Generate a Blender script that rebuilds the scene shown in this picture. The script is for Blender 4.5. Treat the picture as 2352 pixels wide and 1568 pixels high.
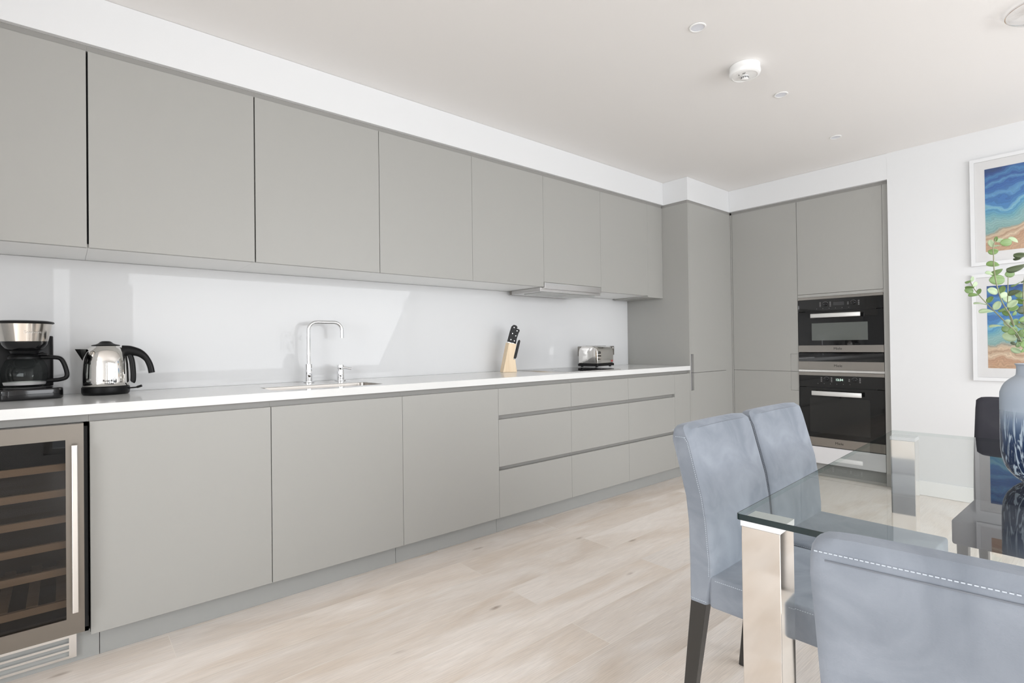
import bpy, bmesh, math, random
from mathutils import Vector, Matrix

sc = bpy.context.scene
for o in list(bpy.data.objects):
    bpy.data.objects.remove(o)

# ------------------------------------------------------------------ camera
YAW, PITCH, ROLL, FPX = .7038, .0076, -.0127, 1211.03
CAM = Vector((.0572, -2.3285, 1.074))
_r = Vector((math.cos(YAW), -math.sin(YAW), 0))
FWD = Vector((math.sin(YAW)*math.cos(PITCH), math.cos(YAW)*math.cos(PITCH), math.sin(PITCH)))
_u = _r.cross(FWD)
RGT = math.cos(ROLL)*_r + math.sin(ROLL)*_u
UPV = -math.sin(ROLL)*_r + math.cos(ROLL)*_u
cd = bpy.data.cameras.new('camera')
cam = bpy.data.objects.new('camera', cd)
sc.collection.objects.link(cam)
cd.sensor_width = 36
cd.lens = FPX/2352*36
cd.clip_start = .02
M = Matrix((RGT, UPV, -FWD)).transposed().to_4x4()
M.translation = CAM
cam.matrix_world = M
sc.camera = cam

# ------------------------------------------------------------------ light
sc.view_settings.view_transform = 'Standard'
sc.view_settings.look = 'None'
sc.view_settings.gamma = 1
sc.view_settings.exposure = -0.13
w = bpy.data.worlds.new('world')
sc.world = w
w.use_nodes = True
w.node_tree.nodes['Background'].inputs[0].default_value = (.93, .96, 1, 1)
w.node_tree.nodes['Background'].inputs[1].default_value = 1.2

def area(name, loc, rot, sx, sy, power, col=(1, 1, 1)):
    l = bpy.data.lights.new(name, 'AREA')
    l.shape = 'RECTANGLE'
    l.size, l.size_y, l.energy, l.color = sx, sy, power, col
    o = bpy.data.objects.new(name, l)
    sc.collection.objects.link(o)
    o.location = loc
    o.rotation_euler = rot
    return o
WX, FY = -3.4, -4.3        # left wall and front wall of the room
area('daylight_left', (WX-.45, -2.9, 1.45), (0, math.radians(-52), 0), 2.1, 2.4, 205, (.955, .975, 1))
area('daylight_front', (2.55, FY-.48, 1.40), (math.radians(46), 0, 0), 3.8, 1.8, 140, (.955, .975, 1))
area('daylight_side_door', (.02, FY-.3, 1.3), (math.radians(80), 0, 0), .22, 2.2, 9, (.955, .975, 1))

# ------------------------------------------------------------------ materials
def srgb(r, g, b):
    f = lambda c: (c/255/12.92 if c/255 <= .04045 else ((c/255+.055)/1.055)**2.4)
    return (f(r), f(g), f(b), 1)

def mat(name, col, rough=.5, metal=0, **kw):
    m = bpy.data.materials.new(name)
    m.use_nodes = True
    p = m.node_tree.nodes['Principled BSDF']
    p.inputs['Base Color'].default_value = col if len(col) == 4 else (*col, 1)
    p.inputs['Roughness'].default_value = rough
    p.inputs['Metallic'].default_value = metal
    for k, v in kw.items():
        p.inputs[k.replace('_', ' ')].default_value = v
    return m

def nd(m, t, **kw):
    n = m.node_tree.nodes.new(t)
    for k, v in kw.items():
        setattr(n, k, v)
    return n
def lk(m, a, b):
    m.node_tree.links.new(a, b)
def bsdf(m):
    return m.node_tree.nodes['Principled BSDF']

def bump(m, scale, strength, dist=.001, detail=3, stretch=None):
    tc = nd(m, 'ShaderNodeTexCoord')
    n = nd(m, 'ShaderNodeTexNoise')
    n.inputs['Scale'].default_value = scale
    n.inputs['Detail'].default_value = detail
    if stretch:
        mp = nd(m, 'ShaderNodeMapping')
        mp.inputs['Scale'].default_value = stretch
        lk(m, tc.outputs['Object'], mp.inputs[0])
        lk(m, mp.outputs[0], n.inputs['Vector'])
    else:
        lk(m, tc.outputs['Object'], n.inputs['Vector'])
    b = nd(m, 'ShaderNodeBump')
    b.inputs['Strength'].default_value = strength
    b.inputs['Distance'].default_value = dist
    lk(m, n.outputs['Fac'], b.inputs['Height'])
    lk(m, b.outputs[0], bsdf(m).inputs['Normal'])
    return n

WALL = mat('wall_paint', (.73, .738, .745), .6)
bump(WALL, 60, .05)
CEIL = mat('ceiling_paint', (.84, .825, .81), .7)
bump(CEIL, 60, .05)
CAB = mat('grey_lacquer', (.36, .357, .338), .42)
bump(CAB, 300, .03, .0005)
CABD = mat('grey_lacquer_rail', (.28, .275, .26), .4)
CABI = mat('cabinet_inside_shade', (.03, .03, .03), .8)  # near-black: the shade in gaps and behind fronts is put into the colour
WHT = mat('white_melamine', (.88, .885, .87), .35)
PLN = mat('grey_plinth', (.34, .345, .335), .4)
TOP = mat('white_quartz', (.74, .745, .735), .15)
bump(TOP, 40, .01)
SPL = mat('back_painted_glass', (.70, .705, .71), .02, IOR=1.28)
STL = mat('brushed_steel', (.33, .31, .285), .3, 1)
STC = mat('cooler_door_steel', (.235, .215, .19), .34, 1)
STH = mat('hood_steel', (.62, .61, .60), .25, 1)
bump(STL, 30, .04, .0005, 2, (1, 1, 40))
STLB = mat('bright_steel', (.80, .79, .77), .22, 1)
CHR = mat('chrome', (.82, .82, .83), .04, 1)
POL = mat('polished_steel', (.80, .78, .75), .06, 1)
BLK = mat('black_plastic', (.006, .006, .0065), .38, Specular_IOR_Level=.22)
BLKG = mat('black_gloss_plastic', (.008, .008, .009), .08)
OVG = mat('black_oven_glass', (.006, .006, .006), .03)
OVW = mat('oven_window_glass', (.11, .12, .112), .05)
OVD = mat('oven_window_dark', (.016, .016, .015), .04)
OVP = mat('warming_panel', (.72, .72, .73), .15)
GRY = mat('print_grey', (.22, .22, .22), .5)
BLKP = mat('print_black', (.01, .01, .01), .5)
WHTP = mat('white_plastic', (.88, .88, .87), .35)
DRK = mat('dark_slot', (.05, .05, .05), .7)
HANDW = mat('satin_handle', (.72, .72, .70), .4, .5)
REDP = mat('red_print', (.5, .1, .1), .5)
LEGB = mat('black_brown_wood', (.035, .033, .03), .35)
THR = mat('pale_thread', (.52, .57, .63), .7)
FRM = mat('white_frame', (.72, .73, .74), .4)
MATB = mat('white_mount', (.82, .82, .82), .3)
STEM = mat('stem_green', (.24, .25, .15), .6)
DRKS = mat('seam_shadow_grey', (.16, .175, .2), .8)
LAMPG = mat('lamp_lens', (.78, .80, .86), .2)
DISP = mat('clock_digits', (.1, .1, .1), .5)
bsdf(DISP).inputs['Emission Color'].default_value = (.75, 1, .85, 1)
bsdf(DISP).inputs['Emission Strength'].default_value = 1.0

def clear(name, tint, rough=.0, ior=1.5):
    """thin clear glass: Fresnel mix of mirror and tinted transparency"""
    m = bpy.data.materials.new(name)
    m.use_nodes = True
    nt = m.node_tree
    nt.nodes.remove(nt.nodes['Principled BSDF'])
    out = nt.nodes['Material Output']
    g = nd(m, 'ShaderNodeBsdfGlossy')
    g.inputs['Roughness'].default_value = rough
    t = nd(m, 'ShaderNodeBsdfTransparent')
    t.inputs[0].default_value = (*tint, 1)
    fr = nd(m, 'ShaderNodeFresnel')
    fr.inputs['IOR'].default_value = ior
    ge = nd(m, 'ShaderNodeNewGeometry')
    sub = nd(m, 'ShaderNodeMath', operation='SUBTRACT')
    sub.inputs[0].default_value = 1
    lk(m, ge.outputs['Backfacing'], sub.inputs[1])
    mul = nd(m, 'ShaderNodeMath', operation='MULTIPLY')
    lk(m, fr.outputs[0], mul.inputs[0])
    lk(m, sub.outputs[0], mul.inputs[1])
    mx = nd(m, 'ShaderNodeMixShader')
    lk(m, mul.outputs[0], mx.inputs[0])
    lk(m, t.outputs[0], mx.inputs[1])
    lk(m, g.outputs[0], mx.inputs[2])
    lk(m, mx.outputs[0], out.inputs[0])
    return m
GLT = clear('table_glass', (.925, .945, .935), 0, 1.62)
GLC = clear('carafe_glass', (.86, .88, .87))
GLK = clear('cooler_glass', (.62, .58, .54))
GLL = clear('lamp_glass', (.95, .95, .95))
GLE = mat('glass_edge', (.008, .022, .025), .06)
_t = nd(GLE, 'ShaderNodeBsdfTransparent')
_t.inputs[0].default_value = (.80, .87, .85, 1)
_g = nd(GLE, 'ShaderNodeNewGeometry')
_m = nd(GLE, 'ShaderNodeMixShader')
lk(GLE, _g.outputs['Backfacing'], _m.inputs[0])
lk(GLE, bsdf(GLE).outputs[0], _m.inputs[1])
lk(GLE, _t.outputs[0], _m.inputs[2])
lk(GLE, _m.outputs[0], GLE.node_tree.nodes['Material Output'].inputs[0])
CAP = mat('white_steel_cap', (.88, .88, .90), .3, .35)

def wood_mat(name, c1, c2, stretch, scale=6, rough=.5):
    m = mat(name, c1, rough)
    tc = nd(m, 'ShaderNodeTexCoord')
    mp = nd(m, 'ShaderNodeMapping')
    mp.inputs['Scale'].default_value = stretch
    n = nd(m, 'ShaderNodeTexNoise')
    n.inputs['Scale'].default_value = scale
    n.inputs['Detail'].default_value = 5
    cr = nd(m, 'ShaderNodeValToRGB')
    cr.color_ramp.elements[0].color = (*c2, 1)
    cr.color_ramp.elements[1].color = (*c1, 1)
    cr.color_ramp.elements[0].position = .3
    cr.color_ramp.elements[1].position = .7
    lk(m, tc.outputs['Object'], mp.inputs[0])
    lk(m, mp.outputs[0], n.inputs['Vector'])
    lk(m, n.outputs['Fac'], cr.inputs[0])
    lk(m, cr.outputs[0], bsdf(m).inputs['Base Color'])
    return m
PINE = wood_mat('pale_beech', (.82, .67, .48), (.74, .57, .38), (14, 14, 1), 5)
SHW = wood_mat('cooler_shelf_wood', (.58, .50, .41), (.48, .41, .33), (1, 10, 10), 4)

# oak floor
def floor_mat():
    m = mat('pale_oak_planks', (.6, .5, .4), .38)
    tc = nd(m, 'ShaderNodeTexCoord')
    mp = nd(m, 'ShaderNodeMapping')
    mp.inputs['Location'].default_value = (-.35, -.04, 0)
    lk(m, tc.outputs['Object'], mp.inputs[0])
    br = nd(m, 'ShaderNodeTexBrick')
    br.offset = .37
    br.offset_frequency = 2
    br.inputs['Scale'].default_value = 1
    br.inputs['Brick Width'].default_value = 1.9
    br.inputs['Row Height'].default_value = .19
    br.inputs['Mortar Size'].default_value = .0016
    br.inputs['Mortar Smooth'].default_value = .3
    br.inputs['Color1'].default_value = (0, 0, 0, 1)
    br.inputs['Color2'].default_value = (1, 1, 1, 1)
    br.inputs['Mortar'].default_value = (.5, .5, .5, 1)
    lk(m, mp.outputs[0], br.inputs['Vector'])
    # shift grain per plank
    sc_ = nd(m, 'ShaderNodeVectorMath', operation='SCALE')
    sc_.inputs['Scale'].default_value = 17
    lk(m, br.outputs['Color'], sc_.inputs[0])
    ad = nd(m, 'ShaderNodeVectorMath', operation='ADD')
    lk(m, tc.outputs['Object'], ad.inputs[0])
    lk(m, sc_.outputs[0], ad.inputs[1])
    def noise(stretch, scale, detail, dist=0):
        p = nd(m, 'ShaderNodeMapping')
        p.inputs['Scale'].default_value = stretch
        lk(m, ad.outputs[0], p.inputs[0])
        n = nd(m, 'ShaderNodeTexNoise')
        n.inputs['Scale'].default_value = scale
        n.inputs['Detail'].default_value = detail
        n.inputs['Distortion'].default_value = dist
        lk(m, p.outputs[0], n.inputs['Vector'])
        return n.outputs['Fac']
    fine = noise((3, 60, 1), 4, 4, .2)
    broad = noise((.9, 3.0, 1), 1.7, 5, .8)
    # cathedral grain
    p = nd(m, 'ShaderNodeMapping')
    p.inputs['Scale'].default_value = (.7, 5.0, 1)
    lk(m, ad.outputs[0], p.inputs[0])
    wv = nd(m, 'ShaderNodeTexWave', wave_type='RINGS')
    wv.inputs['Scale'].default_value = 9
    wv.inputs['Distortion'].default_value = 6
    wv.inputs['Detail'].default_value = 3
    wv.inputs['Detail Scale'].default_value = 1.5
    lk(m, p.outputs[0], wv.inputs['Vector'])
    # knots
    kp = nd(m, 'ShaderNodeMapping')
    kp.inputs['Scale'].default_value = (1.1, 3.4, 1)
    lk(m, ad.outputs[0], kp.inputs[0])
    vo = nd(m, 'ShaderNodeTexVoronoi')
    vo.inputs['Scale'].default_value = 2.3
    lk(m, kp.outputs[0], vo.inputs['Vector'])
    kr = nd(m, 'ShaderNodeValToRGB')
    kr.color_ramp.elements[0].position = .01
    kr.color_ramp.elements[0].color = (1, 1, 1, 1)
    kr.color_ramp.elements[1].position = .11
    kr.color_ramp.elements[1].color = (0, 0, 0, 1)
    lk(m, vo.outputs['Distance'], kr.inputs[0])
    patch = noise((2.5, 7, 1), 2.2, 5, .8)
    pr = nd(m, 'ShaderNodeValToRGB')
    pr.color_ramp.elements[0].position = .42
    pr.color_ramp.elements[1].position = .62
    lk(m, patch, pr.inputs[0])
    km = nd(m, 'ShaderNodeMath', operation='MULTIPLY')
    lk(m, kr.outputs[0], km.inputs[0])
    lk(m, pr.outputs[0], km.inputs[1])
    cr = nd(m, 'ShaderNodeValToRGB')
    e = cr.color_ramp.elements
    e[0].position = .30
    e[0].color = (.76, .655, .56, 1)
    e[1].position = .62
    e[1].color = (.93, .86, .80, 1)
    lk(m, broad, cr.inputs[0])
    def mix(kind, a, b, fac):
        x = nd(m, 'ShaderNodeMix', data_type='RGBA', blend_type=kind)
        if isinstance(fac, float):
            x.inputs[0].default_value = fac
        else:
            lk(m, fac, x.inputs[0])
        for s, v in ((6, a), (7, b)):
            if isinstance(v, tuple):
                x.inputs[s].default_value = v
            else:
                lk(m, v, x.inputs[s])
        return x.outputs[2]
    def ramp(src, lo, hi, a=.3, b=.7):
        q = nd(m, 'ShaderNodeValToRGB')
        q.color_ramp.elements[0].position = a
        q.color_ramp.elements[1].position = b
        q.color_ramp.elements[0].color = (lo, lo, lo, 1)
        q.color_ramp.elements[1].color = (hi, hi, hi, 1)
        lk(m, src, q.inputs[0])
        return q.outputs[0]
    c = mix('MULTIPLY', cr.outputs[0], ramp(fine, .92, 1.06), 1.0)
    c = mix('MULTIPLY', c, ramp(wv.outputs['Fac'], .925, 1.0, .0, .35), 1.0)
    c = mix('MULTIPLY', c, ramp(br.outputs['Color'], .92, 1.04, 0, 1), 1.0)
    c = mix('MIX', c, (.30, .22, .16, 1), km.outputs[0])
    c = mix('MIX', c, (.90, .84, .76, 1), ramp(br.outputs['Fac'], 0, .55, 0, 1))
    lk(m, c, bsdf(m).inputs['Base Color'])
    b = nd(m, 'ShaderNodeBump')
    b.inputs['Strength'].default_value = .12
    b.inputs['Distance'].default_value = .002
    lk(m, fine, b.inputs['Height'])
    lk(m, b.outputs[0], bsdf(m).inputs['Normal'])
    return m
OAK = floor_mat()

def fabric(name, ca, cb, sheen):
    m = mat(name, ca, .85, Sheen_Weight=sheen, Sheen_Roughness=.4)
    bsdf(m).inputs['Sheen Tint'].default_value = (.85, .9, 1, 1)
    bsdf(m).inputs['Specular IOR Level'].default_value = .15
    tc = nd(m, 'ShaderNodeTexCoord')
    n = nd(m, 'ShaderNodeTexNoise')
    n.inputs['Scale'].default_value = 8
    n.inputs['Detail'].default_value = 5
    n.inputs['Distortion'].default_value = 1
    lk(m, tc.outputs['Object'], n.inputs['Vector'])
    cr = nd(m, 'ShaderNodeValToRGB')
    cr.color_ramp.elements[0].position = .3
    cr.color_ramp.elements[1].position = .68
    cr.color_ramp.elements[0].color = (*cb, 1)
    cr.color_ramp.elements[1].color = (*ca, 1)
    lk(m, n.outputs['Fac'], cr.inputs[0])
    f = nd(m, 'ShaderNodeTexNoise')
    f.inputs['Scale'].default_value = 420
    f.inputs['Detail'].default_value = 2
    lk(m, tc.outputs['Object'], f.inputs['Vector'])
    b = nd(m, 'ShaderNodeBump')
    b.inputs['Strength'].default_value = .25
    b.inputs['Distance'].default_value = .0012
    lk(m, f.outputs['Fac'], b.inputs['Height'])
    lk(m, b.outputs[0], bsdf(m).inputs['Normal'])
    lk(m, cr.outputs[0], bsdf(m).inputs['Base Color'])
    return m
FAB = fabric('blue_grey_suede', (.272, .298, .338), (.188, .21, .243), .22)
FABD = fabric('charcoal_suede', (.055, .055, .065), (.04, .04, .05), .06)

def leaf_mat(name, c):
    m = mat(name, c, .5)
    tc = nd(m, 'ShaderNodeTexCoord')
    n = nd(m, 'ShaderNodeTexNoise')
    n.inputs['Scale'].default_value = 40
    lk(m, tc.outputs['Object'], n.inputs['Vector'])
    h = nd(m, 'ShaderNodeHueSaturation')
    h.inputs['Color'].default_value = (*c, 1)
    mr = nd(m, 'ShaderNodeMapRange')
    mr.inputs['To Min'].default_value = .85
    mr.inputs['To Max'].default_value = 1.15
    lk(m, n.outputs['Fac'], mr.inputs['Value'])
    lk(m, mr.outputs[0], h.inputs['Value'])
    lk(m, h.outputs[0], bsdf(m).inputs['Base Color'])
    return m
LEAF = leaf_mat('leaf_mid_green', (.135, .225, .065))
LEAFP = leaf_mat('leaf_pale_green', (.36, .46, .28))
LEAFO = leaf_mat('leaf_dark_olive', (.07, .10, .045))

def art_mat(name, seed, topdark):
    """agate-like print: blue bands, turquoise middle, sand bands at the bottom"""
    m = mat(name, (1, 1, 1), .12)
    tc = nd(m, 'ShaderNodeTexCoord')
    mp = nd(m, 'ShaderNodeMapping')
    mp.inputs['Location'].default_value = (seed, seed*.7, 0)
    lk(m, tc.outputs['Generated'], mp.inputs[0])
    sep = nd(m, 'ShaderNodeSeparateXYZ')
    lk(m, tc.outputs['Generated'], sep.inputs[0])
    n = nd(m, 'ShaderNodeTexNoise')
    n.inputs['Scale'].default_value = 2.2
    n.inputs['Detail'].default_value = 2
    lk(m, mp.outputs[0], n.inputs['Vector'])
    n2 = nd(m, 'ShaderNodeTexNoise')
    n2.inputs['Scale'].default_value = 14
    n2.inputs['Detail'].default_value = 6
    lk(m, mp.outputs[0], n2.inputs['Vector'])
    def ma(op, a, b):
        x = nd(m, 'ShaderNodeMath', operation=op)
        for i, v in enumerate((a, b)):
            if isinstance(v, (int, float)):
                x.inputs[i].default_value = v
            else:
                lk(m, v, x.inputs[i])
        return x.outputs[0]
    # height + warp (+ curve over y so the bands arch)
    yy = ma('SUBTRACT', 1.0, sep.outputs['Y'])
    arch = ma('MULTIPLY', ma('POWER', yy, 1.6), topdark)
    h = ma('ADD', sep.outputs['Z'], ma('MULTIPLY', ma('SUBTRACT', n.outputs['Fac'], .5), .42))
    h = ma('ADD', h, ma('MULTIPLY', ma('SUBTRACT', n2.outputs['Fac'], .5), .07))
    h = ma('SUBTRACT', h, arch)
    cr = nd(m, 'ShaderNodeValToRGB')
    el = cr.color_ramp.elements
    stops = [(0, (205, 170, 140)), (.08, (196, 158, 130)), (.13, (226, 205, 178)), (.17, (190, 160, 134)), (.21, (222, 200, 172)),
             (.24, (176, 168, 150)), (.27, (142, 182, 180)), (.36, (150, 190, 190)), (.44, (120, 178, 192)), (.50, (92, 160, 200)),
             (.53, (140, 196, 216)), (.56, (84, 146, 200)), (.62, (66, 120, 184)), (.66, (104, 164, 208)), (.70, (64, 116, 180)),
             (.76, (58, 108, 176)), (.80, (94, 152, 200)), (.84, (54, 98, 164)), (.90, (78, 136, 190)), (.95, (50, 88, 150)), (1, (44, 76, 128))]
    el[0].position, el[0].color = stops[0][0], srgb(*stops[0][1])
    el[1].position, el[1].color = 1, srgb(*stops[-1][1])
    for p_, c_ in stops[1:-1]:
        q = el.new(p_)
        q.color = srgb(*c_)
    lk(m, h, cr.inputs[0])
    # fine strata
    st = ma('FRACT', ma('MULTIPLY', ma('ADD', h, ma('MULTIPLY', n2.outputs['Fac'], .05)), 31), 0)
    sr = nd(m, 'ShaderNodeMapRange')
    sr.inputs['To Min'].default_value = .84
    sr.inputs['To Max'].default_value = 1.1
    lk(m, st, sr.inputs['Value'])
    hs = nd(m, 'ShaderNodeHueSaturation')
    lk(m, cr.outputs[0], hs.inputs['Color'])
    lk(m, sr.outputs[0], hs.inputs['Value'])
    lk(m, hs.outputs[0], bsdf(m).inputs['Base Color'])
    return m

def vase_mat():
    m = mat('dipped_blue_glass', (.5, .55, .6), .25)
    tc = nd(m, 'ShaderNodeTexCoord')
    sep = nd(m, 'ShaderNodeSeparateXYZ')
    lk(m, tc.outputs['Object'], sep.inputs[0])
    mp = nd(m, 'ShaderNodeMapping')
    mp.inputs['Scale'].default_value = (1, 1, .16)
    lk(m, tc.outputs['Object'], mp.inputs[0])
    n = nd(m, 'ShaderNodeTexNoise')
    n.inputs['Scale'].default_value = 85
    n.inputs['Detail'].default_value = 4
    n.inputs['Distortion'].default_value = 1.6
    lk(m, mp.outputs[0], n.inputs['Vector'])
    def mr(src, a, b, c, d):
        q = nd(m, 'ShaderNodeMapRange')
        for k, v in zip(('From Min', 'From Max', 'To Min', 'To Max'), (a, b, c, d)):
            q.inputs[k].default_value = v
        lk(m, src, q.inputs['Value'])
        return q.outputs[0]
    grad = nd(m, 'ShaderNodeValToRGB')
    e = grad.color_ramp.elements
    e[0].position, e[0].color = 0, (.012, .022, .06, 1)
    e[1].position, e[1].color = 1, (.42, .46, .52, 1)
    for p_, c_ in ((.28, (.014, .03, .08, 1)), (.40, (.04, .075, .15, 1)), (.49, (.17, .23, .33, 1)), (.58, (.38, .44, .52, 1))):
        q = e.new(p_)
        q.color = c_
    lk(m, mr(sep.outputs['Z'], 0, .31, 0, 1), grad.inputs[0])
    stk = nd(m, 'ShaderNodeValToRGB')
    stk.color_ramp.elements[0].position = .52
    stk.color_ramp.elements[0].color = (0, 0, 0, 1)
    stk.color_ramp.elements[1].position = .60
    stk.color_ramp.elements[1].color = (1, 1, 1, 1)
    lk(m, n.outputs['Fac'], stk.inputs[0])
    lim = mr(sep.outputs['Z'], .0, .175, 1, .75)
    cut = mr(sep.outputs['Z'], .135, .19, 1, 0)
    mu = nd(m, 'ShaderNodeMath', operation='MULTIPLY')
    lk(m, stk.outputs[0], mu.inputs[0])
    lk(m, cut, mu.inputs[1])
    mu2 = nd(m, 'ShaderNodeMath', operation='MULTIPLY')
    lk(m, mu.outputs[0], mu2.inputs[0])
    lk(m, lim, mu2.inputs[1])
    x = nd(m, 'ShaderNodeMix', data_type='RGBA')
    lk(m, mu2.outputs[0], x.inputs[0])
    lk(m, grad.outputs[0], x.inputs[6])
    x.inputs[7].default_value = (.48, .58, .68, 1)
    lk(m, x.outputs[2], bsdf(m).inputs['Base Color'])
    lk(m, mr(sep.outputs['Z'], .15, .2, .07, .45), bsdf(m).inputs['Roughness'])
    b = nd(m, 'ShaderNodeBump')
    b.inputs['Strength'].default_value = .5
    b.inputs['Distance'].default_value = .004
    lk(m, mu2.outputs[0], b.inputs['Height'])
    lk(m, b.outputs[0], bsdf(m).inputs['Normal'])
    return m
VASE = vase_mat()

# ------------------------------------------------------------------ helpers
def obj(name, bm, m, parent=None, loc=None, smooth=None):
    me = bpy.data.meshes.new(name)
    bmesh.ops.recalc_face_normals(bm, faces=bm.faces)
    bm.to_mesh(me)
    bm.free()
    if not isinstance(m, (list, tuple)):
        m = [m]
    for k in m:
        me.materials.append(k)
    if smooth is not None:
        for p in me.polygons:
            p.use_smooth = True
        me.set_sharp_from_angle(angle=math.radians(smooth))
    o = bpy.data.objects.new(name, me)
    sc.collection.objects.link(o)
    if parent:
        o.parent = parent
    if loc:
        o.location = loc
    return o
def empty(name, loc=(0, 0, 0), rz=0):
    o = bpy.data.objects.new(name, None)
    sc.collection.objects.link(o)
    o.empty_display_size = .05
    o.location = loc
    o.rotation_euler = (0, 0, rz)
    return o
def tag(o, label, cat, group=None):
    o['label'] = label
    o['category'] = cat
    if group:
        o['group'] = group
    return o
def struct(o):
    o['kind'] = 'structure'
    return o
def thing(name, label, cat, loc=(0, 0, 0), rz=0, group=None):
    return tag(empty(name, loc, rz), label, cat, group)
def box(x0, x1, y0, y1, z0, z1, bm=None, bev=0, seg=2):
    new = bm is None
    t = bmesh.new()
    r = bmesh.ops.create_cube(t, size=1)
    for v in t.verts:
        v.co = Vector(((x0+x1)/2+v.co.x*(x1-x0), (y0+y1)/2+v.co.y*(y1-y0), (z0+z1)/2+v.co.z*(z1-z0)))
    if bev:
        bmesh.ops.bevel(t, geom=t.edges[:], offset=bev, segments=seg, profile=.5, affect='EDGES')
    if new:
        return t
    merge(bm, t)
    return bm
def merge(bm, t, mi=None):
    vm = {}
    for v in t.verts:
        vm[v] = bm.verts.new(v.co)
    for f in t.faces:
        try:
            nf = bm.faces.new([vm[v] for v in f.verts])
            nf.material_index = f.material_index if mi is None else mi
        except ValueError:
            pass
    t.free()
def cyl(c, r, h, axis='z', n=32, r2=None, bm=None, bev=0):
    t = bmesh.new()
    bmesh.ops.create_cone(t, cap_ends=True, segments=n, radius1=r, radius2=r if r2 is None else r2, depth=h)
    if bev:
        ed = [e for e in t.edges if len(e.link_faces) == 2 and any(len(f.verts) > 4 for f in e.link_faces)]
        bmesh.ops.bevel(t, geom=ed, offset=bev, segments=3, profile=.5, affect='EDGES')
    R = {'z': Matrix.Identity(4), 'x': Matrix.Rotation(math.pi/2, 4, 'Y'), 'y': Matrix.Rotation(math.pi/2, 4, 'X')}[axis]
    bmesh.ops.transform(t, matrix=Matrix.Translation(c) @ R, verts=t.verts)
    if bm is None:
        return t
    merge(bm, t)
    return bm
def lathe(prof, n=48, sx=1, sy=1, c=(0, 0, 0), bm=None, closed=False):
    t = bmesh.new()
    rings = []
    for r, z in prof:
        if r < 1e-6:
            rings.append([t.verts.new((c[0], c[1], c[2]+z))])
        else:
            rings.append([t.verts.new((c[0]+sx*r*math.cos(2*math.pi*i/n), c[1]+sy*r*math.sin(2*math.pi*i/n), c[2]+z)) for i in range(n)])
    for a, b in zip(rings, rings[1:]):
        for i in range(n):
            j = (i+1) % n
            if len(a) == 1 and len(b) > 1:
                t.faces.new((a[0], b[i], b[j]))
            elif len(b) == 1 and len(a) > 1:
                t.faces.new((a[i], a[j], b[0]))
            elif len(a) > 1:
                t.faces.new((a[i], a[j], b[j], b[i]))
    if bm is None:
        return t
    merge(bm, t)
    return bm
def tube(path, r, n=12, bm=None, flat=1.0, cap=True):
    """path of points, r a radius or list; flat squashes the section along the second axis"""
    t = bmesh.new()
    P = [Vector(p) for p in path]
    rs = r if isinstance(r, (list, tuple)) else [r]*len(P)
    rings = []
    ref = None
    for i, p in enumerate(P):
        d = (P[min(i+1, len(P)-1)]-P[max(i-1, 0)]).normalized()
        if ref is None:
            a = Vector((0, 0, 1)) if abs(d.z) < .9 else Vector((0, 1, 0))
            ref = (a - d*a.dot(d)).normalized()
        else:
            ref = (ref - d*ref.dot(d)).normalized()
        b = d.cross(ref)
        rings.append([t.verts.new(p + rs[i]*(math.cos(2*math.pi*k/n)*ref + flat*math.sin(2*math.pi*k/n)*b)) for k in range(n)])
    for a, b in zip(rings, rings[1:]):
        for k in range(n):
            t.faces.new((a[k], a[(k+1) % n], b[(k+1) % n], b[k]))
    if cap:
        t.faces.new(rings[0][::-1])
        t.faces.new(rings[-1])
    if bm is None:
        return t
    merge(bm, t)
    return bm
def arc(c, r, a0, a1, n, ax1, ax2):
    c, ax1, ax2 = Vector(c), Vector(ax1), Vector(ax2)
    return [c + r*(math.cos(a0+(a1-a0)*i/n)*ax1 + math.sin(a0+(a1-a0)*i/n)*ax2) for i in range(n+1)]
def bez(P, n=20):
    """Catmull-Rom through P"""
    P = [Vector(p) for p in P]
    Q = [2*P[0]-P[1]] + P + [2*P[-1]-P[-2]]
    out = []
    for i in range(1, len(Q)-2):
        for k in range(n):
            t = k/n
            a, b, c, d = Q[i-1], Q[i], Q[i+1], Q[i+2]
            out.append(.5*((2*b)+(c-a)*t+(2*a-5*b+4*c-d)*t*t+(-a+3*b-3*c+d)*t**3))
    out.append(P[-1])
    return out
def prism(poly, axis, a, b, bm=None, bev=0, seg=2):
    """extrude a 2-D polygon; axis 'x': poly=(y,z); 'y': (x,z); 'z': (x,y)"""
    t = bmesh.new()
    def P(p, q):
        return {'x': (q, p[0], p[1]), 'y': (p[0], q, p[1]), 'z': (p[0], p[1], q)}[axis]
    A = [t.verts.new(P(p, a)) for p in poly]
    B = [t.verts.new(P(p, b)) for p in poly]
    n = len(poly)
    t.faces.new(A[::-1])
    t.faces.new(B)
    for i in range(n):
        t.faces.new((A[i], A[(i+1) % n], B[(i+1) % n], B[i]))
    bmesh.ops.recalc_face_normals(t, faces=t.faces)
    if bev:
        ed = [e for e in t.edges if e.calc_face_angle(0) > .5]
        bmesh.ops.bevel(t, geom=ed, offset=bev, segments=seg, profile=.5, affect='EDGES')
    if bm is None:
        return t
    merge(bm, t)
    return bm
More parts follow.
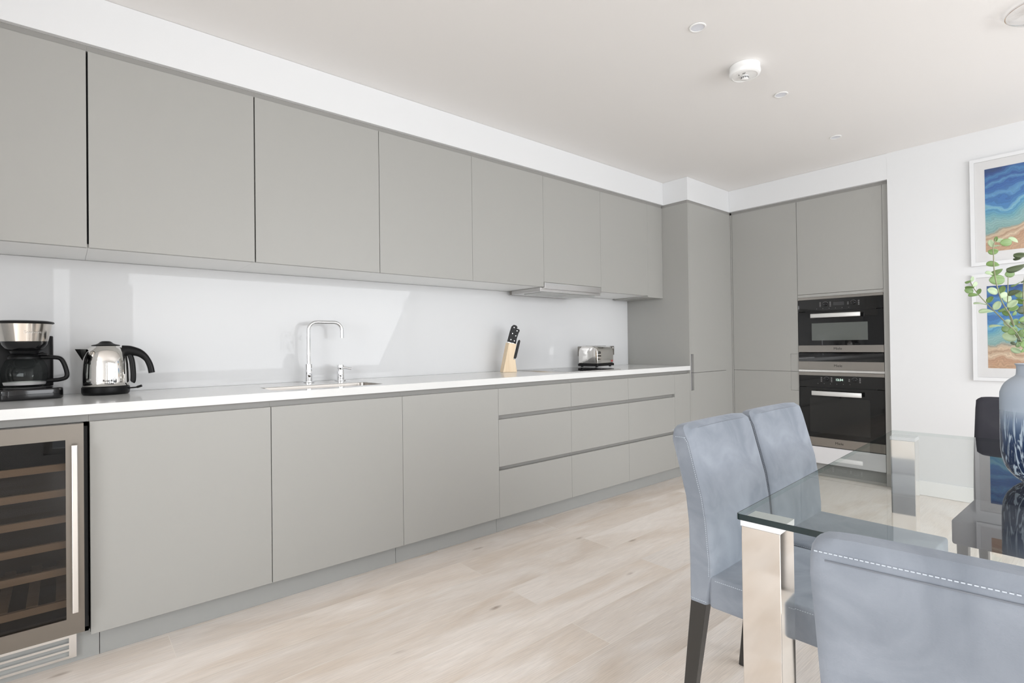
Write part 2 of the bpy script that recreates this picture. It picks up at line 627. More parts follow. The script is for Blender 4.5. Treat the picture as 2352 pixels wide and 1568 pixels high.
def text(name, s, size, m, parent, origin, ax, ay, depth=.0006, bold=0):
    """lettering built as a thin mesh; ax/ay are the reading and up directions"""
    c = bpy.data.curves.new(name, 'FONT')
    c.body = s
    c.size = size
    c.align_x = 'CENTER'
    c.align_y = 'CENTER'
    c.extrude = depth
    c.offset = bold
    t = bpy.data.objects.new('tmp', c)
    sc.collection.objects.link(t)
    dg = bpy.context.evaluated_depsgraph_get()
    me = bpy.data.meshes.new_from_object(t.evaluated_get(dg))
    bpy.data.objects.remove(t)
    bpy.data.curves.remove(c)
    ax, ay = Vector(ax), Vector(ay)
    R = Matrix((ax, ay, ax.cross(ay))).transposed().to_4x4()
    R.translation = Vector(origin)
    me.transform(R)
    me.name = name
    me.materials.clear()
    me.materials.append(m)
    o = bpy.data.objects.new(name, me)
    sc.collection.objects.link(o)
    o.parent = parent
    return o
PI = math.pi
def R(d):
    return math.radians(d)

# ------------------------------------------------------------------ room shell
ZC, ZS = 2.429, 2.241           # ceiling, soffit underside
YB, XE, XT = .619, 4.60, 3.92   # back wall, end wall, tall unit side
T = .12
FT = struct(obj('floor', box(WX-T, XE+T+.7, FY-T, YB+T, -.05, 0), OAK))
# ceiling with recesses for the downlights
cb = bmesh.new()
box(WX-T, XE+T+.7, FY-T, YB+T, ZC, ZC+.1, cb)
struct(obj('ceiling', cb, CEIL))
struct(obj('wall_back', box(WX-T, XE+.7, YB, YB+T, 0, ZC), WALL))
# end wall with the niche for the tall units
wb = bmesh.new()
box(XE, XE+.7, FY-T, -1.192, 0, ZC, wb)
struct(obj('wall_right', wb, WALL))
struct(obj('trim_1', box(XE+.001, XE+.12, -1.1918, -.001, ZS, ZC-.001), WALL))     # bulkhead over the oven tower
struct(obj('trim_2', box(XT, XE+.1, .0, YB-.001, ZS, ZC-.001), WALL))               # bulkhead over the corner larder
struct(obj('trim_3', box(-1.098, XT-.001, .225, YB-.001, ZS, ZC-.001), WALL))          # bulkhead over the wall units
struct(obj('wall_niche', box(XE+.66, XE+.7, -1.191, YB, 0, ZC), WALL))
struct(obj('baseboard_right', box(XE-.014, XE-.0005, FY, -1.196, .001, .10, bev=.003), WHT))
struct(obj('wall_light_block', box(-1.25, -1.1, -.75, YB-.001, 0, ZC-.001), WALL))   # unseen wall, added to shade the left cabinets from the left window
# left wall with a wide window
wy0, wy1, wz0, wz1 = -4.1, -1.7, .12, 2.25
b = bmesh.new()
box(WX-T, WX, FY-T, wy0, 0, ZC, b)
box(WX-T, WX, wy1, YB+T, 0, ZC, b)
box(WX-T, WX, wy0, wy1, 0, wz0, b)
box(WX-T, WX, wy0, wy1, wz1, ZC, b)
struct(obj('wall_left', b, WALL))
b = bmesh.new()
for k in range(4):
    y = wy0 + (wy1-wy0)*k/3
    box(WX-.09, WX-.03, y-.03, y+.03, wz0, wz1, b)
for z in (wz0+.025, wz1-.025):
    box(WX-.088, WX-.032, wy0, wy1, z-.025, z+.025, b)
struct(obj('window_1', b, FRM))
# front wall with glazed doors
fx0, fx1 = -.1, 4.45
wz1 = 2.08
b = bmesh.new()
box(WX-T, fx0, FY-T, FY, 0, ZC, b)
box(fx1, XE+T, FY-T, FY, 0, ZC, b)
box(fx0, fx1, FY-T, FY, wz1, ZC, b)
box(fx0, fx1, FY-T, FY, 0, .1, b)
box(.15, .65, FY-T, FY, .1, wz1, b)
struct(obj('wall_front', b, WALL))
b = bmesh.new()
for x in (fx0+.03, .14, .66, fx1-.03):
    box(x-.035, x+.035, FY-.09, FY-.03, .1, wz1, b)
for z in (.125, wz1-.025):
    box(fx0, fx1, FY-.088, FY-.032, z-.025, z+.025, b)
struct(obj('window_2', b, FRM))

# ------------------------------------------------------------------ base run
ZD0, ZD1 = .1006, .8305         # door bottom / top
WT, WB = .891, .857             # worktop top / underside
UX = [-.482, .1195, .712, 1.322, 1.927, 2.522, 3.113, 3.697]
BACK = YB - .012
def carcass(x0, x1, z0, z1, y0, y1, parent, m=CABI, name='carcass'):
    return obj(name, box(x0+.001, x1-.001, y0, y1, z0, z1), m, parent)
def channel(x0, x1, z0, z1, parent, depth=.022):
    """recessed handle rail, a C section"""
    poly = [(depth, z0), (depth+.004, z0), (depth+.004, z1), (.004, z1), (.004, z1-.0015), (depth, z1-.0015)]
    return obj('handle_channel', prism([(y, z) for y, z in poly], 'x', x0+.0003, x1-.0003), CABD, parent)

# wine cooler
wc = thing('wine_cooler', 'under-counter wine cooler with steel-framed smoked glass door, wooden shelves inside', 'wine cooler', (UX[0], 0, 0))
def L(x): return x-UX[0]
xr = .096
b = bmesh.new()
x0c, x1c = UX[0]+.012, .1165
for a in ((x0c, x0c+.02, .02, .56, .11, .83), (x1c-.018, x1c, .02, .56, .11, .83), (x0c, x1c, .54, .56, .11, .83), (x0c, x1c, .02, .56, .11, .125), (x0c, x1c, .02, .56, .815, .83)):
    box(L(a[0]), L(a[1]), *a[2:], b)
obj('housing', b, CABI, wc)
b = bmesh.new()
gx0, gx1, gz0, gz1 = UX[0]+.055, .058, .182, .778
box(L(UX[0]+.012), L(gx0), -.024, .012, .128, .829, b)
box(L(gx1), L(.105), -.024, .012, .128, .829, b)
box(L(gx0), L(gx1), -.024, .012, gz1, .829, b)
box(L(gx0), L(gx1), -.024, .012, .128, gz0, b)
dr = obj('door', b, STC, wc)
obj('door_glass', box(L(gx0), L(gx1), -.016, -.010, gz0, gz1), GLK, dr)
b = box(L(.073), L(.089), -.052, -.044, .207, .762, bev=.002)
box(L(.076), L(.086), -.045, -.0235, .25, .27, b)
box(L(.076), L(.086), -.045, -.0235, .70, .72, b)
obj('handle', b, STLB, dr)
b = bmesh.new()
for z in (.68, .593, .504, .417, .327):
    s_ = obj('shelf', box(L(x0c+.022), L(x1c-.02), .03, .045, z-.012, z+.012, bev=.001), SHW, wc)
q = bmesh.new()
for k in range(7):
    xx = x0c+.05+.075*k
    box(L(xx), L(xx+.03), .06, .5, .215, .225, q)
box(L(x0c+.022), L(x1c-.02), .03, .045, .205, .228, q)
box(L(x0c+.022), L(x1c-.02), .47, .485, .203, .2145, q)
obj('bottle_rack', q, SHW, wc)
b.free()
b = bmesh.new()
gy = .044
box(L(UX[0]+.03), L(.084), gy, gy+.012, .092, .100, b)
box(L(UX[0]+.03), L(.084), gy, gy+.012, .022, .030, b)
box(L(UX[0]+.03), L(UX[0]+.055), gy, gy+.012, .030, .092, b)
box(L(.064), L(.084), gy, gy+.012, .030, .092, b)
for z in (.050, .071):
    box(L(UX[0]+.055), L(.064), gy+.001, gy+.009, z-.0035, z+.0035, b)
obj('vent_grille', b, STLB, wc)
obj('vent_recess', box(L(UX[0]+.055), L(.064), gy+.0123, gy+.0133, .030, .092), PLN, wc)
channel(L(UX[0]), L(UX[1]), ZD1-.001, WB, wc)

names = [('base_cabinet', 'grey handleless base cabinet door beside the wine cooler, left of the sink'),
         ('base_cabinet', 'grey handleless base cabinet door directly under the sink and tap'),
         ('base_cabinet', 'grey handleless base cabinet door between the sink cabinet and the drawers')]
G = 'grey base cabinets under the worktop'
for i, (nm, lab) in enumerate(names):
    x0, x1 = UX[i+1], UX[i+2]
    t = thing(nm, lab, 'cabinet', (x0, 0, 0), 0, G)
    carcass(0, x1-x0, ZD0, .70 if i == 1 else ZD1, .024, BACK, t, CABI)
    g = (.0042, .0028, .0016, .0012)
    obj('door', box(g[i]/2, x1-x0-g[i+1]/2, 0, .0195, ZD0, ZD1, bev=.0008, seg=1), CAB, t)
    channel(0, x1-x0, ZD1-.001, WB, t)
dl = ['wide grey three-drawer base cabinet nearest the sink, left of the hob', 'grey three-drawer base cabinet in the middle of the drawer bank',
      'grey three-drawer base cabinet at the far right end of the drawer bank']
for i in range(3):
    x0, x1 = UX[i+4], UX[i+5]
    t = thing('drawer_cabinet', dl[i], 'cabinet', (x0, 0, 0), 0, 'grey drawer cabinets under the hob')
    carcass(0, x1-x0, ZD0, ZD1, .028, BACK, t)
    for z0, z1 in ((ZD0, .366), (.388, .655), (.679, ZD1)):
        obj('drawer_front', box(.0008, x1-x0-.0008, 0, .0195, z0, z1, bev=.0008, seg=1), CAB, t)
    channel(0, x1-x0, ZD1-.001, WB, t)
    channel(0, x1-x0, .3655, .389, t)
    channel(0, x1-x0, .6545, .680, t)
t = tag(obj('filler_panel', box(UX[7]+.0008, XT-.0015, .0, .5, ZD0, ZD1, bev=.0008, seg=1), CAB), 'narrow grey filler panel between the drawers and the tall corner cupboard', 'panel')
q = tag(obj('end_rail', prism([(.022, ZD1-.001+.002), (.026, ZD1+.001), (.026, WB), (.004, WB), (.004, WB-.0015), (.022, WB-.0015)], 'x', UX[7]+.0008, XT-.0015), CABD),
        'short grey handle rail under the right end of the worktop', 'rail')
# plinth
for i, (x0, x1, lab) in enumerate([(-1.08, .146, 'grey plinth board under the wine cooler'), (.148, 1.306, 'long grey plinth board under the two left base cabinets'),
                               (1.308, 1.946, 'short grey plinth board under the third base cabinet'), (1.948, XT-.002, 'grey plinth board under the drawer bank')]):
    tag(obj('plinth_board', box(x0, x1, .058, .074, .0005, ZD0-.002), PLN), lab, 'plinth', 'grey plinth boards')

# worktop with sink cut-out
SX0, SX1, SY0, SY1 = .752, 1.275, .085, .335
def rrect(x0, x1, y0, y1, r, n=6):
    pts = []
    for cx, cy, a in ((x1-r, y1-r, 0), (x0+r, y1-r, 90), (x0+r, y0+r, 180), (x1-r, y0+r, 270)):
        for k in range(n+1):
            t_ = R(a+90*k/n)
            pts.append((cx+r*math.cos(t_), cy+r*math.sin(t_)))
    return pts
b = bmesh.new()
XL = -1.085
hole = rrect(SX0, SX1, SY0, SY1, .035)
# top and bottom faces as a ring between the hole and a matching outer rectangle
def ringface(z):
    o_ = [(XL, -.006), (XT-.0015, -.006), (XT-.0015, YB-.008), (XL, YB-.008)]
    vo = {}
    H = [b.verts.new((x, y, z)) for x, y in hole]
    O = [b.verts.new((x, y, z)) for x, y in o_]
    n = len(H)
    # corner arcs: 0..6 top right, 7..13 top left, 14..20 bottom left, 21..27 bottom right
    for (s0, s1, oc) in ((0, 6, 2), (7, 13, 3), (14, 20, 0), (21, 27, 1)):
        for k in range(s0, s1):
            b.faces.new((H[k], H[k+1], O[oc]))
    b.faces.new((H[6], H[7], O[3], O[2]))
    b.faces.new((H[13], H[14], O[0], O[3]))
    b.faces.new((H[20], H[21], O[1], O[0]))
    b.faces.new((H[27], H[0], O[2], O[1]))
    return H, O
H1, O1 = ringface(WT)
H0, O0 = ringface(WB)
for A, B in ((H1, H0), (O1, O0)):
    for k in range(len(A)):
        j = (k+1) % len(A)
        b.faces.new((A[k], A[j], B[j], B[k]))
tag(obj('worktop', b, TOP), 'long white quartz worktop running the length of the grey base cabinets', 'worktop')
# sink bowl
sk = thing('sink', 'undermounted stainless steel sink bowl set into the white worktop below the tall tap', 'sink', ((SX0+SX1)/2, (SY0+SY1)/2, .70))
b = bmesh.new()
def loop(r_, ins, z):
    return [b.verts.new((x-(SX0+SX1)/2, y-(SY0+SY1)/2, z-.70)) for x, y in rrect(SX0-.003+ins, SX1+.003-ins, SY0-.003+ins, SY1+.003-ins, r_)]
lp = [loop(.034, .0034, WT-.003), loop(.034, .0036, WT-.005), loop(.034, .005, WB-.02), loop(.034, .006, .745), loop(.03, .020, .725)]
for A, B in zip(lp, lp[1:]):
    for k in range(len(A)):
        j = (k+1) % len(A)
        b.faces.new((A[k], A[j], B[j], B[k]))
b.faces.new(lp[-1])
SNK = mat('satin_sink_steel', (.34, .315, .29), .3, 1)
bo = obj('bowl', b, SNK, sk, smooth=40)
md = bo.modifiers.new('thick', 'SOLIDIFY')
md.thickness = .0012
md.offset = 1
ox = 1.045-(SX0+SX1)/2
obj('overflow', tube([(ox-.036, (SY1-SY0)/2-.0062, .150), (ox-.036, (SY1-SY0)/2-.0052, .166), (ox-.033, (SY1-SY0)/2-.0052, .169), (ox+.033, (SY1-SY0)/2-.0052, .169), (ox+.036, (SY1-SY0)/2-.0052, .166), (ox+.036, (SY1-SY0)/2-.0062, .150)], .0016, 8), DRK, sk)
obj('waste', cyl((0, 0, .0285), .04, .004, n=24), CHR, sk)

# splashback
tag(obj('splashback', box(-1.08, XT-.0015, YB-.0075, YB-.0005, WT+.0006, 1.4655), SPL), 'glossy white glass splashback behind the worktop', 'splashback')

# ------------------------------------------------------------------ wall units
ZU0, ZU1 = 1.467, 2.218
UFY = .24
UW = [-.475, .127, .719, 1.33, 1.935, 2.528, 3.118, 3.708]
ul = ['grey wall cabinet at the far left, above the coffee maker', 'large grey wall cabinet above the kettle and left half of the sink', 'grey wall cabinet above the tap, third door from the left',
      'grey wall cabinet fourth from the left, above bare splashback', 'grey wall cabinet just left of the cooker hood, above the knife block', 'shorter grey wall cabinet door directly above the cooker hood',
      'grey wall cabinet right of the cooker hood, above the toaster']
gaps = [.004, .0058, .0050, .0028, .0016, .0014, .0014, .0010]
for i in range(7):
    x0, x1 = UW[i], UW[i+1]
    t = thing('wall_cabinet', ul[i], 'cabinet', (x0, UFY, ZU0), 0, 'grey wall cabinets')
    z0 = 1.500-ZU0 if i == 5 else 0
    d = YB-UFY-.002
    wd = x1-x0
    obj('carcass', box(.0005, wd-.0005, .021, d, .032 if i == 5 else .017, ZU1-ZU0), CABI, t)
    obj('bottom_panel', box(.0004, wd-.0004, .0205, d, (.031 if i == 5 else .0), (.0315 if i == 5 else .0165)), WHT, t)
    obj('door', box(gaps[i]/2, wd-gaps[i+1]/2, 0, .0195, z0, ZU1-ZU0, bev=.0008, seg=1), CAB, t)
    obj('top_filler', box(.0002, wd-.0002, .006, .03, ZU1-ZU0+.0005, ZS-ZU0-.0005), CABD, t)
t = thing('wall_filler_panel', 'narrow grey filler panel between the last wall cabinet and the tall corner cupboard', 'panel', (UW[7], UFY, ZU0))
obj('panel', box(.0005, XT-UW[7]-.0015, 0, .35, -.012, ZU1-ZU0, bev=.0008, seg=1), CAB, t)
obj('top_filler', box(.0005, XT-UW[7]-.0015, .006, .03, ZU1-ZU0+.0005, ZS-ZU0-.0005), CABD, t)
# extra unit out of frame is not needed; hood
hd = thing('cooker_hood', 'slim telescopic cooker hood with steel front strip under the wall cabinets above the hob', 'hood', (2.53, UFY, 1.45))
obj('front_strip', box(.002, .586, -.001, .018, .006, .0485, bev=.001, seg=1), STH, hd)
obj('body', box(-.02, .60, .0185, .318, -.012, .0150, bev=.001, seg=1), STH, hd)
for k in range(2):
    f_ = box(.02+.28*k, .29+.28*k, .05, .23, -.0155, -.0125)
    obj('grease_filter', f_, mat('filter_mesh', (.5, .5, .48), .4, .8) if k == 0 else bpy.data.materials['filter_mesh'], hd)
obj('rear_strip', box(-.02, .60, .3185, .34, -.012, .015), STL, hd)

# ------------------------------------------------------------------ tall corner cupboard
HS0, HS1, SPZ = .689, .985, .832
tc_ = thing('corner_cupboard', 'tall grey corner cupboard with a recessed slot handle, at the end of the worktop', 'cupboard', (XT, 0, 0))
def TX(x): return x-XT
obj('side_panel', box(0, .018, 0, YB-.001, .001, ZU1), CAB, tc_)
obj('carcass', box(.019, XE+.03-XT, .040, YB-.002, ZD0, ZU1), CABI, tc_)
obj('top_filler', box(.001, XE+.03-XT-.006, .006, .03, ZU1+.0005, ZS-.0005), CABD, tc_)
obj('side_top_filler', box(.004, .018, .031, YB-.002, ZU1+.0005, ZS-.0005), CABD, tc_)
dx0, dx1 = TX(3.939), TX(4.515)
def slot_door(name, z0, z1, slot_lo):
    """door with a notch on its left edge that forms half of the slot handle"""
    sx = TX(3.982)
    if slot_lo:   # notch at top of the lower door
        poly = [(dx0, z0), (dx1, z0), (dx1, z1), (sx, z1), (sx, HS0), (dx0, HS0)]
    else:
        poly = [(dx0, HS1), (sx, HS1), (sx, z0), (dx1, z0), (dx1, z1), (dx0, z1)]
    return obj(name, prism(poly, 'y', 0, .0195), CAB, tc_)
dl_ = slot_door('door', ZD0, SPZ-.0015, True)
du_ = slot_door('door', SPZ+.0015, ZU1, False)
SHM = mat('slot_grey', (.30, .30, .31), .4)
obj('handle_recess', box(0, TX(3.982)-dx0, .020, .022, 0, SPZ-.0015-HS0), SHM, dl_, (dx0, 0, HS0))
obj('handle_recess', box(0, TX(3.982)-dx0, .020, .022, 0, HS1-SPZ-.0015), SHM, du_, (dx0, 0, SPZ+.0015))
obj('corner_post', box(TX(4.517), TX(4.628), .004, .02, ZD0, ZU1), CAB, tc_)
obj('plinth', box(.018, XE+.03-XT, .045, .06, .001, ZD0-.002), PLN, tc_)

# ------------------------------------------------------------------ tall end unit and oven tower (faces at x = XF)
XF = 4.63
yT0, yT1 = -.557, -.010          # tall door
yO0, yO1 = -1.150, -.557         # oven tower
le = thing('larder_cupboard', 'tall grey larder cupboard with shallow finger recess, left of the oven tower', 'cupboard', (XF, yT1, 0))
def Y1(y): return y-yT1
obj('carcass', box(.04, .60, Y1(yT0)+.001, 0, ZD0, ZU1), CABI, le)
ry0, ry1, rz0, rz1 = yT0+.001, -.495, .676, .977
def notch(z0, z1, low):
    if low:
        poly = [(Y1(yT1-.002), z0), (Y1(yT1-.002), z1), (Y1(ry1), z1), (Y1(ry1), rz0), (Y1(ry0), rz0), (Y1(ry0), z0)]
    else:
        poly = [(Y1(yT1-.002), z0), (Y1(yT1-.002), z1), (Y1(ry0), z1), (Y1(ry0), rz1), (Y1(ry1), rz1), (Y1(ry1), z0)]
    return obj('door', prism(poly, 'x', 0, .0195), CAB, le)
a_ = notch(ZD0, SPZ-.0012, True)
b_ = notch(SPZ+.0012, ZU1, False)
obj('handle_recess', box(.0045, .012, Y1(ry0), Y1(ry1)-.001, rz0+.001, SPZ-.0012), CAB, a_)
obj('handle_recess', box(.0045, .012, Y1(ry0), Y1(ry1)-.001, SPZ+.0012, rz1-.001), CAB, b_)
obj('top_filler', box(.006, .03, Y1(yT0), .006, ZU1+.0005, ZS-.0005), CABD, le)
obj('plinth', box(.045, .06, Y1(yT0)+.001, .03, .001, ZD0-.002), PLN, le)
obj('corner_post', box(.0, .0195, .0005, .0137, ZD0, ZU1), CAB, le)

tw = thing('oven_housing', 'tall grey housing around the ovens with a cupboard door above them', 'cupboard', (XF, yO1, 0))
def Y2(y): return y-yO1
w2 = yO0-yO1
b = bmesh.new()
box(.03, .60, w2+.001, w2+.019, ZD0, ZU1, b)
box(.03, .60, -.019, -.001, ZD0, ZU1, b)
box(.585, .60, w2+.02, -.02, ZD0, ZU1, b)
box(.03, .585, w2+.02, -.02, 1.455, ZU1, b)
obj('carcass', b, CABI, tw)
obj('door', box(0, .0195, w2+.0015, -.0015, 1.456, ZU1, bev=.0008, seg=1), CAB, tw)
obj('top_filler', box(.006, .03, w2, 0, ZU1+.0005, ZS-.0005), CABD, tw)
obj('lower_trim', box(.002, .0215, w2+.001, -.001, .8325, .8485), STLB, tw)
obj('upper_trim', box(.002, .028, w2+.001, -.001, 1.431, 1.4535), CAB, tw)
obj('side_filler', box(-.001, .06, Y2(-1.190), w2-.0005, ZD0, ZU1), CAB, tw)
obj('side_top_filler', box(.006, .03, Y2(-1.190), w2-.0005, ZU1+.0005, ZS-.0005), CABD, tw)
obj('plinth', box(.045, .06, Y2(-1.190), -.001, .001, ZD0-.002), PLN, tw)

ax, ay = (0, -1, 0), (0, 0, 1)
def oven(name, lab, z0, zs, z1, kind):
    t = thing(name, lab, 'oven' if kind != 'w' else 'drawer', (XF, (yO0+yO1)/2, z0))
    def Z(z): return z-z0
    hw = (yO1-yO0)/2-.002
    obj('body', box(.022, .50, -hw+.02, hw-.02, .002, Z(z1)-.002), BLK, t)
    if kind == 'w':
        obj('glass_panel', box(-.002, .0215, -hw, hw, Z(zs), Z(z1), bev=.001, seg=1), OVG, t)
    else:
        zv = 1.314 if kind == 'c' else .711
        f_ = obj('fascia', box(-.002, .0215, -hw, hw, Z(zv)+.002, Z(z1), bev=.001, seg=1), OVG, t)
        obj('vent_gap', box(.004, .0215, -hw*.82, hw*.82, Z(zv)-.0018, Z(zv)+.0018), CABI, t)
        d_ = obj('door', box(-.002, .0215, -hw, hw, Z(zs), Z(zv)-.002, bev=.001, seg=1), OVG, t)
        yc = (yO0+yO1)/2
        def YY(y): return y-yc
        if kind == 'c':
            wy, wz, hz, wm = (-1.048, -.661), (1.083, 1.220), (1.262, 1.294), OVW
        else:
            wy, wz, hz, wm = (-1.055, -.638), (.353, .633), (.650, .685), OVD
        obj('window', box(-.0027, -.0021, YY(wy[0]), YY(wy[1]), Z(wz[0]), Z(wz[1])), wm, d_)
        b = box(-.050, -.040, YY(-1.013), YY(-.668), Z(hz[0]), Z(hz[1]), bev=.003)
        obj('handle', b, HANDW, d_, smooth=40)
        for ya, yb in ((-1.0, -.985), (-.696, -.681)):
            obj('handle_mount', box(-.0395, -.0021, YY(ya), YY(yb), Z(hz[0])+.004, Z(hz[1])-.004), BLK, d_)
        zk = 1.367 if kind == 'c' else .775
        b = cyl((-.010, YY(-.762), Z(zk)), .014, .016, 'x', 24, bev=.002)
        obj('knob', b, BLKG, f_, smooth=40)
        b = cyl((-.010, YY(-.956), Z(zk)), .014, .016, 'x', 24, bev=.002)
        obj('knob', b, BLKG, f_, smooth=40)
        q = bmesh.new()
        for cy in (-.762, -.956):
            for k in range(5):
                for sgn in (-1, 1):
                    zz = Z(zk)-.016+.008*k
                    if cy == -.956 and k in (0, 4) and sgn > 0:
                        continue
                    y_ = YY(cy)+sgn*.036
                    box(-.0026, -.0021, y_-.005, y_+.005, zz-.0011, zz+.0011, q)
            for k in range(7):
                a = R(-60+20*k)+PI/2
                y_, z_ = YY(cy)+.020*math.cos(a), Z(zk)+.020*math.sin(a)
                box(-.0026, -.0021, y_-.0012, y_+.0012, z_-.0012, z_+.0012, q)
        for k in range(6):
            y_ = YY(-.70-.045*k)
            box(-.0026, -.0021, y_-.002, y_+.002, Z(zk)-.034, Z(zk)-.032, q)
        obj('symbols', q, mat('symbol_grey', (.35, .35, .35), .5) if 'symbol_grey' not in bpy.data.materials else bpy.data.materials['symbol_grey'], f_)
        obj('display', box(-.0026, -.0021, YY(-.894), YY(-.819), Z(zk)-.013, Z(zk)+.013), mat('display_'+kind, (.035, .035, .037) if kind == 'c' else (.01, .012, .012), .1), f_)
        if kind == 'm':
            text('clock_digits', '12:34', .024, DISP, f_, (-.0030, YY(-.852), Z(zk)), ax, ay, .0003, .0006)
    s_ = obj('steel_strip', box(-.003, .0215, -hw, hw, 0, Z(zs)-.0005, bev=.0008, seg=1), STL, t)
    text('lettering', 'Miele', .027, BLKP, s_, (-.0034, .008, (zs-z0)/2), ax, ay, .0003, 0)
    if kind != 'w':
        obj('top_strip', box(-.002, .0215, -hw, hw, Z(z1)+.0005, Z(z1)+(.0205 if kind == 'c' else .0265), bev=.0008, seg=1), STL, t)
    return t
oven('compact_oven', 'upper black glass compact oven with steel strip and pale grey window', .990, 1.045, 1.409, 'c')
oven('warming_drawer', 'slim black glass and steel warming drawer between the two ovens', .850, .917, .984, 'w')
oven('built_in_oven', 'large lower black glass oven with lit clock display, under the warming drawer', .246, .314, .804, 'm')
t = thing('low_cabinet', 'plain pale cabinet front below the lower oven', 'drawer', (XF, (yO0+yO1)/2, ZD0))
obj('front', box(0, .0195, -.294, .294, .008, .240-ZD0, bev=.0008, seg=1), OVP, t)
obj('box', box(.022, .5, -.27, .27, .012, .13), CABI, t)
# ------------------------------------------------------------------ hob
b = box(2.562, 3.11, .075, .575, WT+.0003, WT+.005, bev=.0015, seg=2)
hb = tag(obj('hob', b, OVG), 'flat black glass induction hob with thin steel rim on the worktop under the cooker hood', 'hob')
q = bmesh.new()
for a in ((2.555, 3.117, .068, .0745), (2.555, 3.117, .5755, .582), (2.555, 2.5615, .0745, .5755), (3.1105, 3.117, .0745, .5755)):
    box(a[0], a[1], a[2], a[3], WT+.0003, WT+.0045, q)
o = obj('steel_rim', q, STLB, hb)
for cx, cy, r_ in ((2.70, .20, .085), (2.97, .21, .07), (2.70, .44, .07), (2.97, .44, .085)):
    obj('cooking_zone', lathe([(r_, 0), (r_+.0022, 0)], 56, c=(cx, cy, WT+.0052)), GRY, hb)

# ------------------------------------------------------------------ tap and lever
tp = thing('tap_spout', 'tall chrome square-arched swan-neck tap spout behind the sink', 'tap', (1.048, .515, WT+.0003))
TR = .0095
H_ = 1.218-WT-.0095+.004
dirx = Vector((.99, -.12, 0)).normalized()
p = [Vector((0, 0, .10)), Vector((0, 0, .16)), Vector((0, 0, H_-.045))]
Zv = Vector((0, 0, 1))
p += arc(Vector((0, 0, H_-.045))+dirx*.045, .045, PI, PI/2, 10, dirx, Zv)[1:]
p += arc(Vector((0, 0, H_-.045))+dirx*.132, .045, PI/2, 0, 10, dirx, Zv)
p += [Vector((0, 0, H_-.085))+dirx*.177]
obj('spout', tube(p, TR, 20), CHR, tp, smooth=60)
obj('body', cyl((0, 0, .049), .0175, .098, n=36, bev=.001), CHR, tp, smooth=40)
obj('flange', cyl((0, 0, .003), .028, .006, n=40, bev=.0015), CHR, tp, smooth=40)
lv = thing('tap_lever', 'small chrome mixer lever beside the tall tap', 'tap lever', (1.222, .515, WT+.0003))
obj('body', cyl((0, 0, .033), .019, .058, n=36, bev=.001), CHR, lv, smooth=40)
obj('cap', cyl((0, 0, .076), .019, .024, n=36, bev=.001), CHR, lv, smooth=40)
obj('flange', cyl((0, 0, .003), .028, .006, n=40, bev=.0015), CHR, lv, smooth=40)
b = tube([(.012, -.006, .073), (.030, -.016, .069), (.052, -.028, .065)], [.006, .006, .0065], 14)
obj('handle', b, CHR, lv, smooth=50)

# ------------------------------------------------------------------ kettle
KX, KY = .190, .475
kt = thing('kettle', 'polished steel electric kettle with black handle, lid and base, right of the coffee maker', 'kettle', (KX, KY, WT+.0006), R(-14))
obj('power_base', lathe([(0, 0), (.075, 0), (.080, .004), (.082, .012), (.082, .030), (.079, .033), (0, .033)]), BLK, kt, smooth=40)
prof = [(0, .034), (.078, .034), (.0805, .036), (.081, .05), (.0805, .09), (.0785, .125), (.075, .152), (.069, .175), (.060, .190), (.051, .1975), (.048, .2015)]
obj('body', lathe(prof+[(0, .2015)], 64), POL, kt, smooth=50)
obj('lid', lathe([(0, .202), (.0475, .202), (.049, .204), (.047, .2065), (.034, .209), (.026, .213), (.019, .2195), (.013, .2225), (0, .223)], sx=1, sy=.95), BLK, kt, smooth=50)
# spout on the left: an open V-shaped lip
b = bmesh.new()
def sp(x, y, z): return b.verts.new((x, y, z))
tipL, = [sp(-.104, 0, .190)]
root = [sp(-.058, .034, .189), sp(-.058, -.034, .189), sp(-.0765, 0, .138)]
ml = [sp(-.082, .018, .190), sp(-.082, -.018, .190)]
for f_ in ((tipL, ml[0], root[2]), (tipL, root[2], ml[1]), (ml[0], root[0], root[2]), (ml[1], root[2], root[1]), (ml[0], tipL, ml[1]), (ml[0], ml[1], root[1], root[0])):
    b.faces.new(f_)
obj('spout', b, POL, kt)
# handle: strap over the top curving down to the right
P = bez([(.058, 0, .180), (.085, 0, .181), (.118, 0, .170), (.142, 0, .146), (.155, 0, .115), (.161, 0, .084)], 8)
n_ = len(P)
obj('handle', tube(P, [.0245-.0125*min(1, i/(n_*.6)) for i in range(n_)], 18, flat=.75), BLK, kt, smooth=50)
P = bez([(.080, 0, .172), (.090, 0, .14), (.0945, 0, .09), (.094, 0, .055), (.0895, 0, .046)], 6)
obj('water_gauge', tube(P, [.012]+[.0085]*(len(P)-3)+[.006, .003], 14, flat=1.2), BLK, kt, smooth=50)
P = bez([(.080, 0, .022), (.105, 0, .024), (.125, .0, .030)], 6)
obj('switch', tube(P, [.003]*7+[.005]*(len(P)-7), 10, flat=1.6), BLK, kt, smooth=50)
# lettering wrapped on the front
def wraptext(s, size, R_, ang, z, m, parent, bold=.0003, cone=0):
    o_ = text('lettering', s, size, m, parent, (0, 0, 0), (1, 0, 0), (0, 1, 0), .0002, bold)
    for v in o_.data.vertices:
        x, y, d = v.co
        a = ang + x/R_
        rr = R_ + .0005 + d + cone*y
        v.co = (rr*math.cos(a), rr*math.sin(a), z+y)
    return o_
wraptext('Russell', .0115, .0812, R(-75), .059, BLKP, kt)
wraptext('Hobbs', .0115, .0813, R(-71), .047, BLKP, kt)

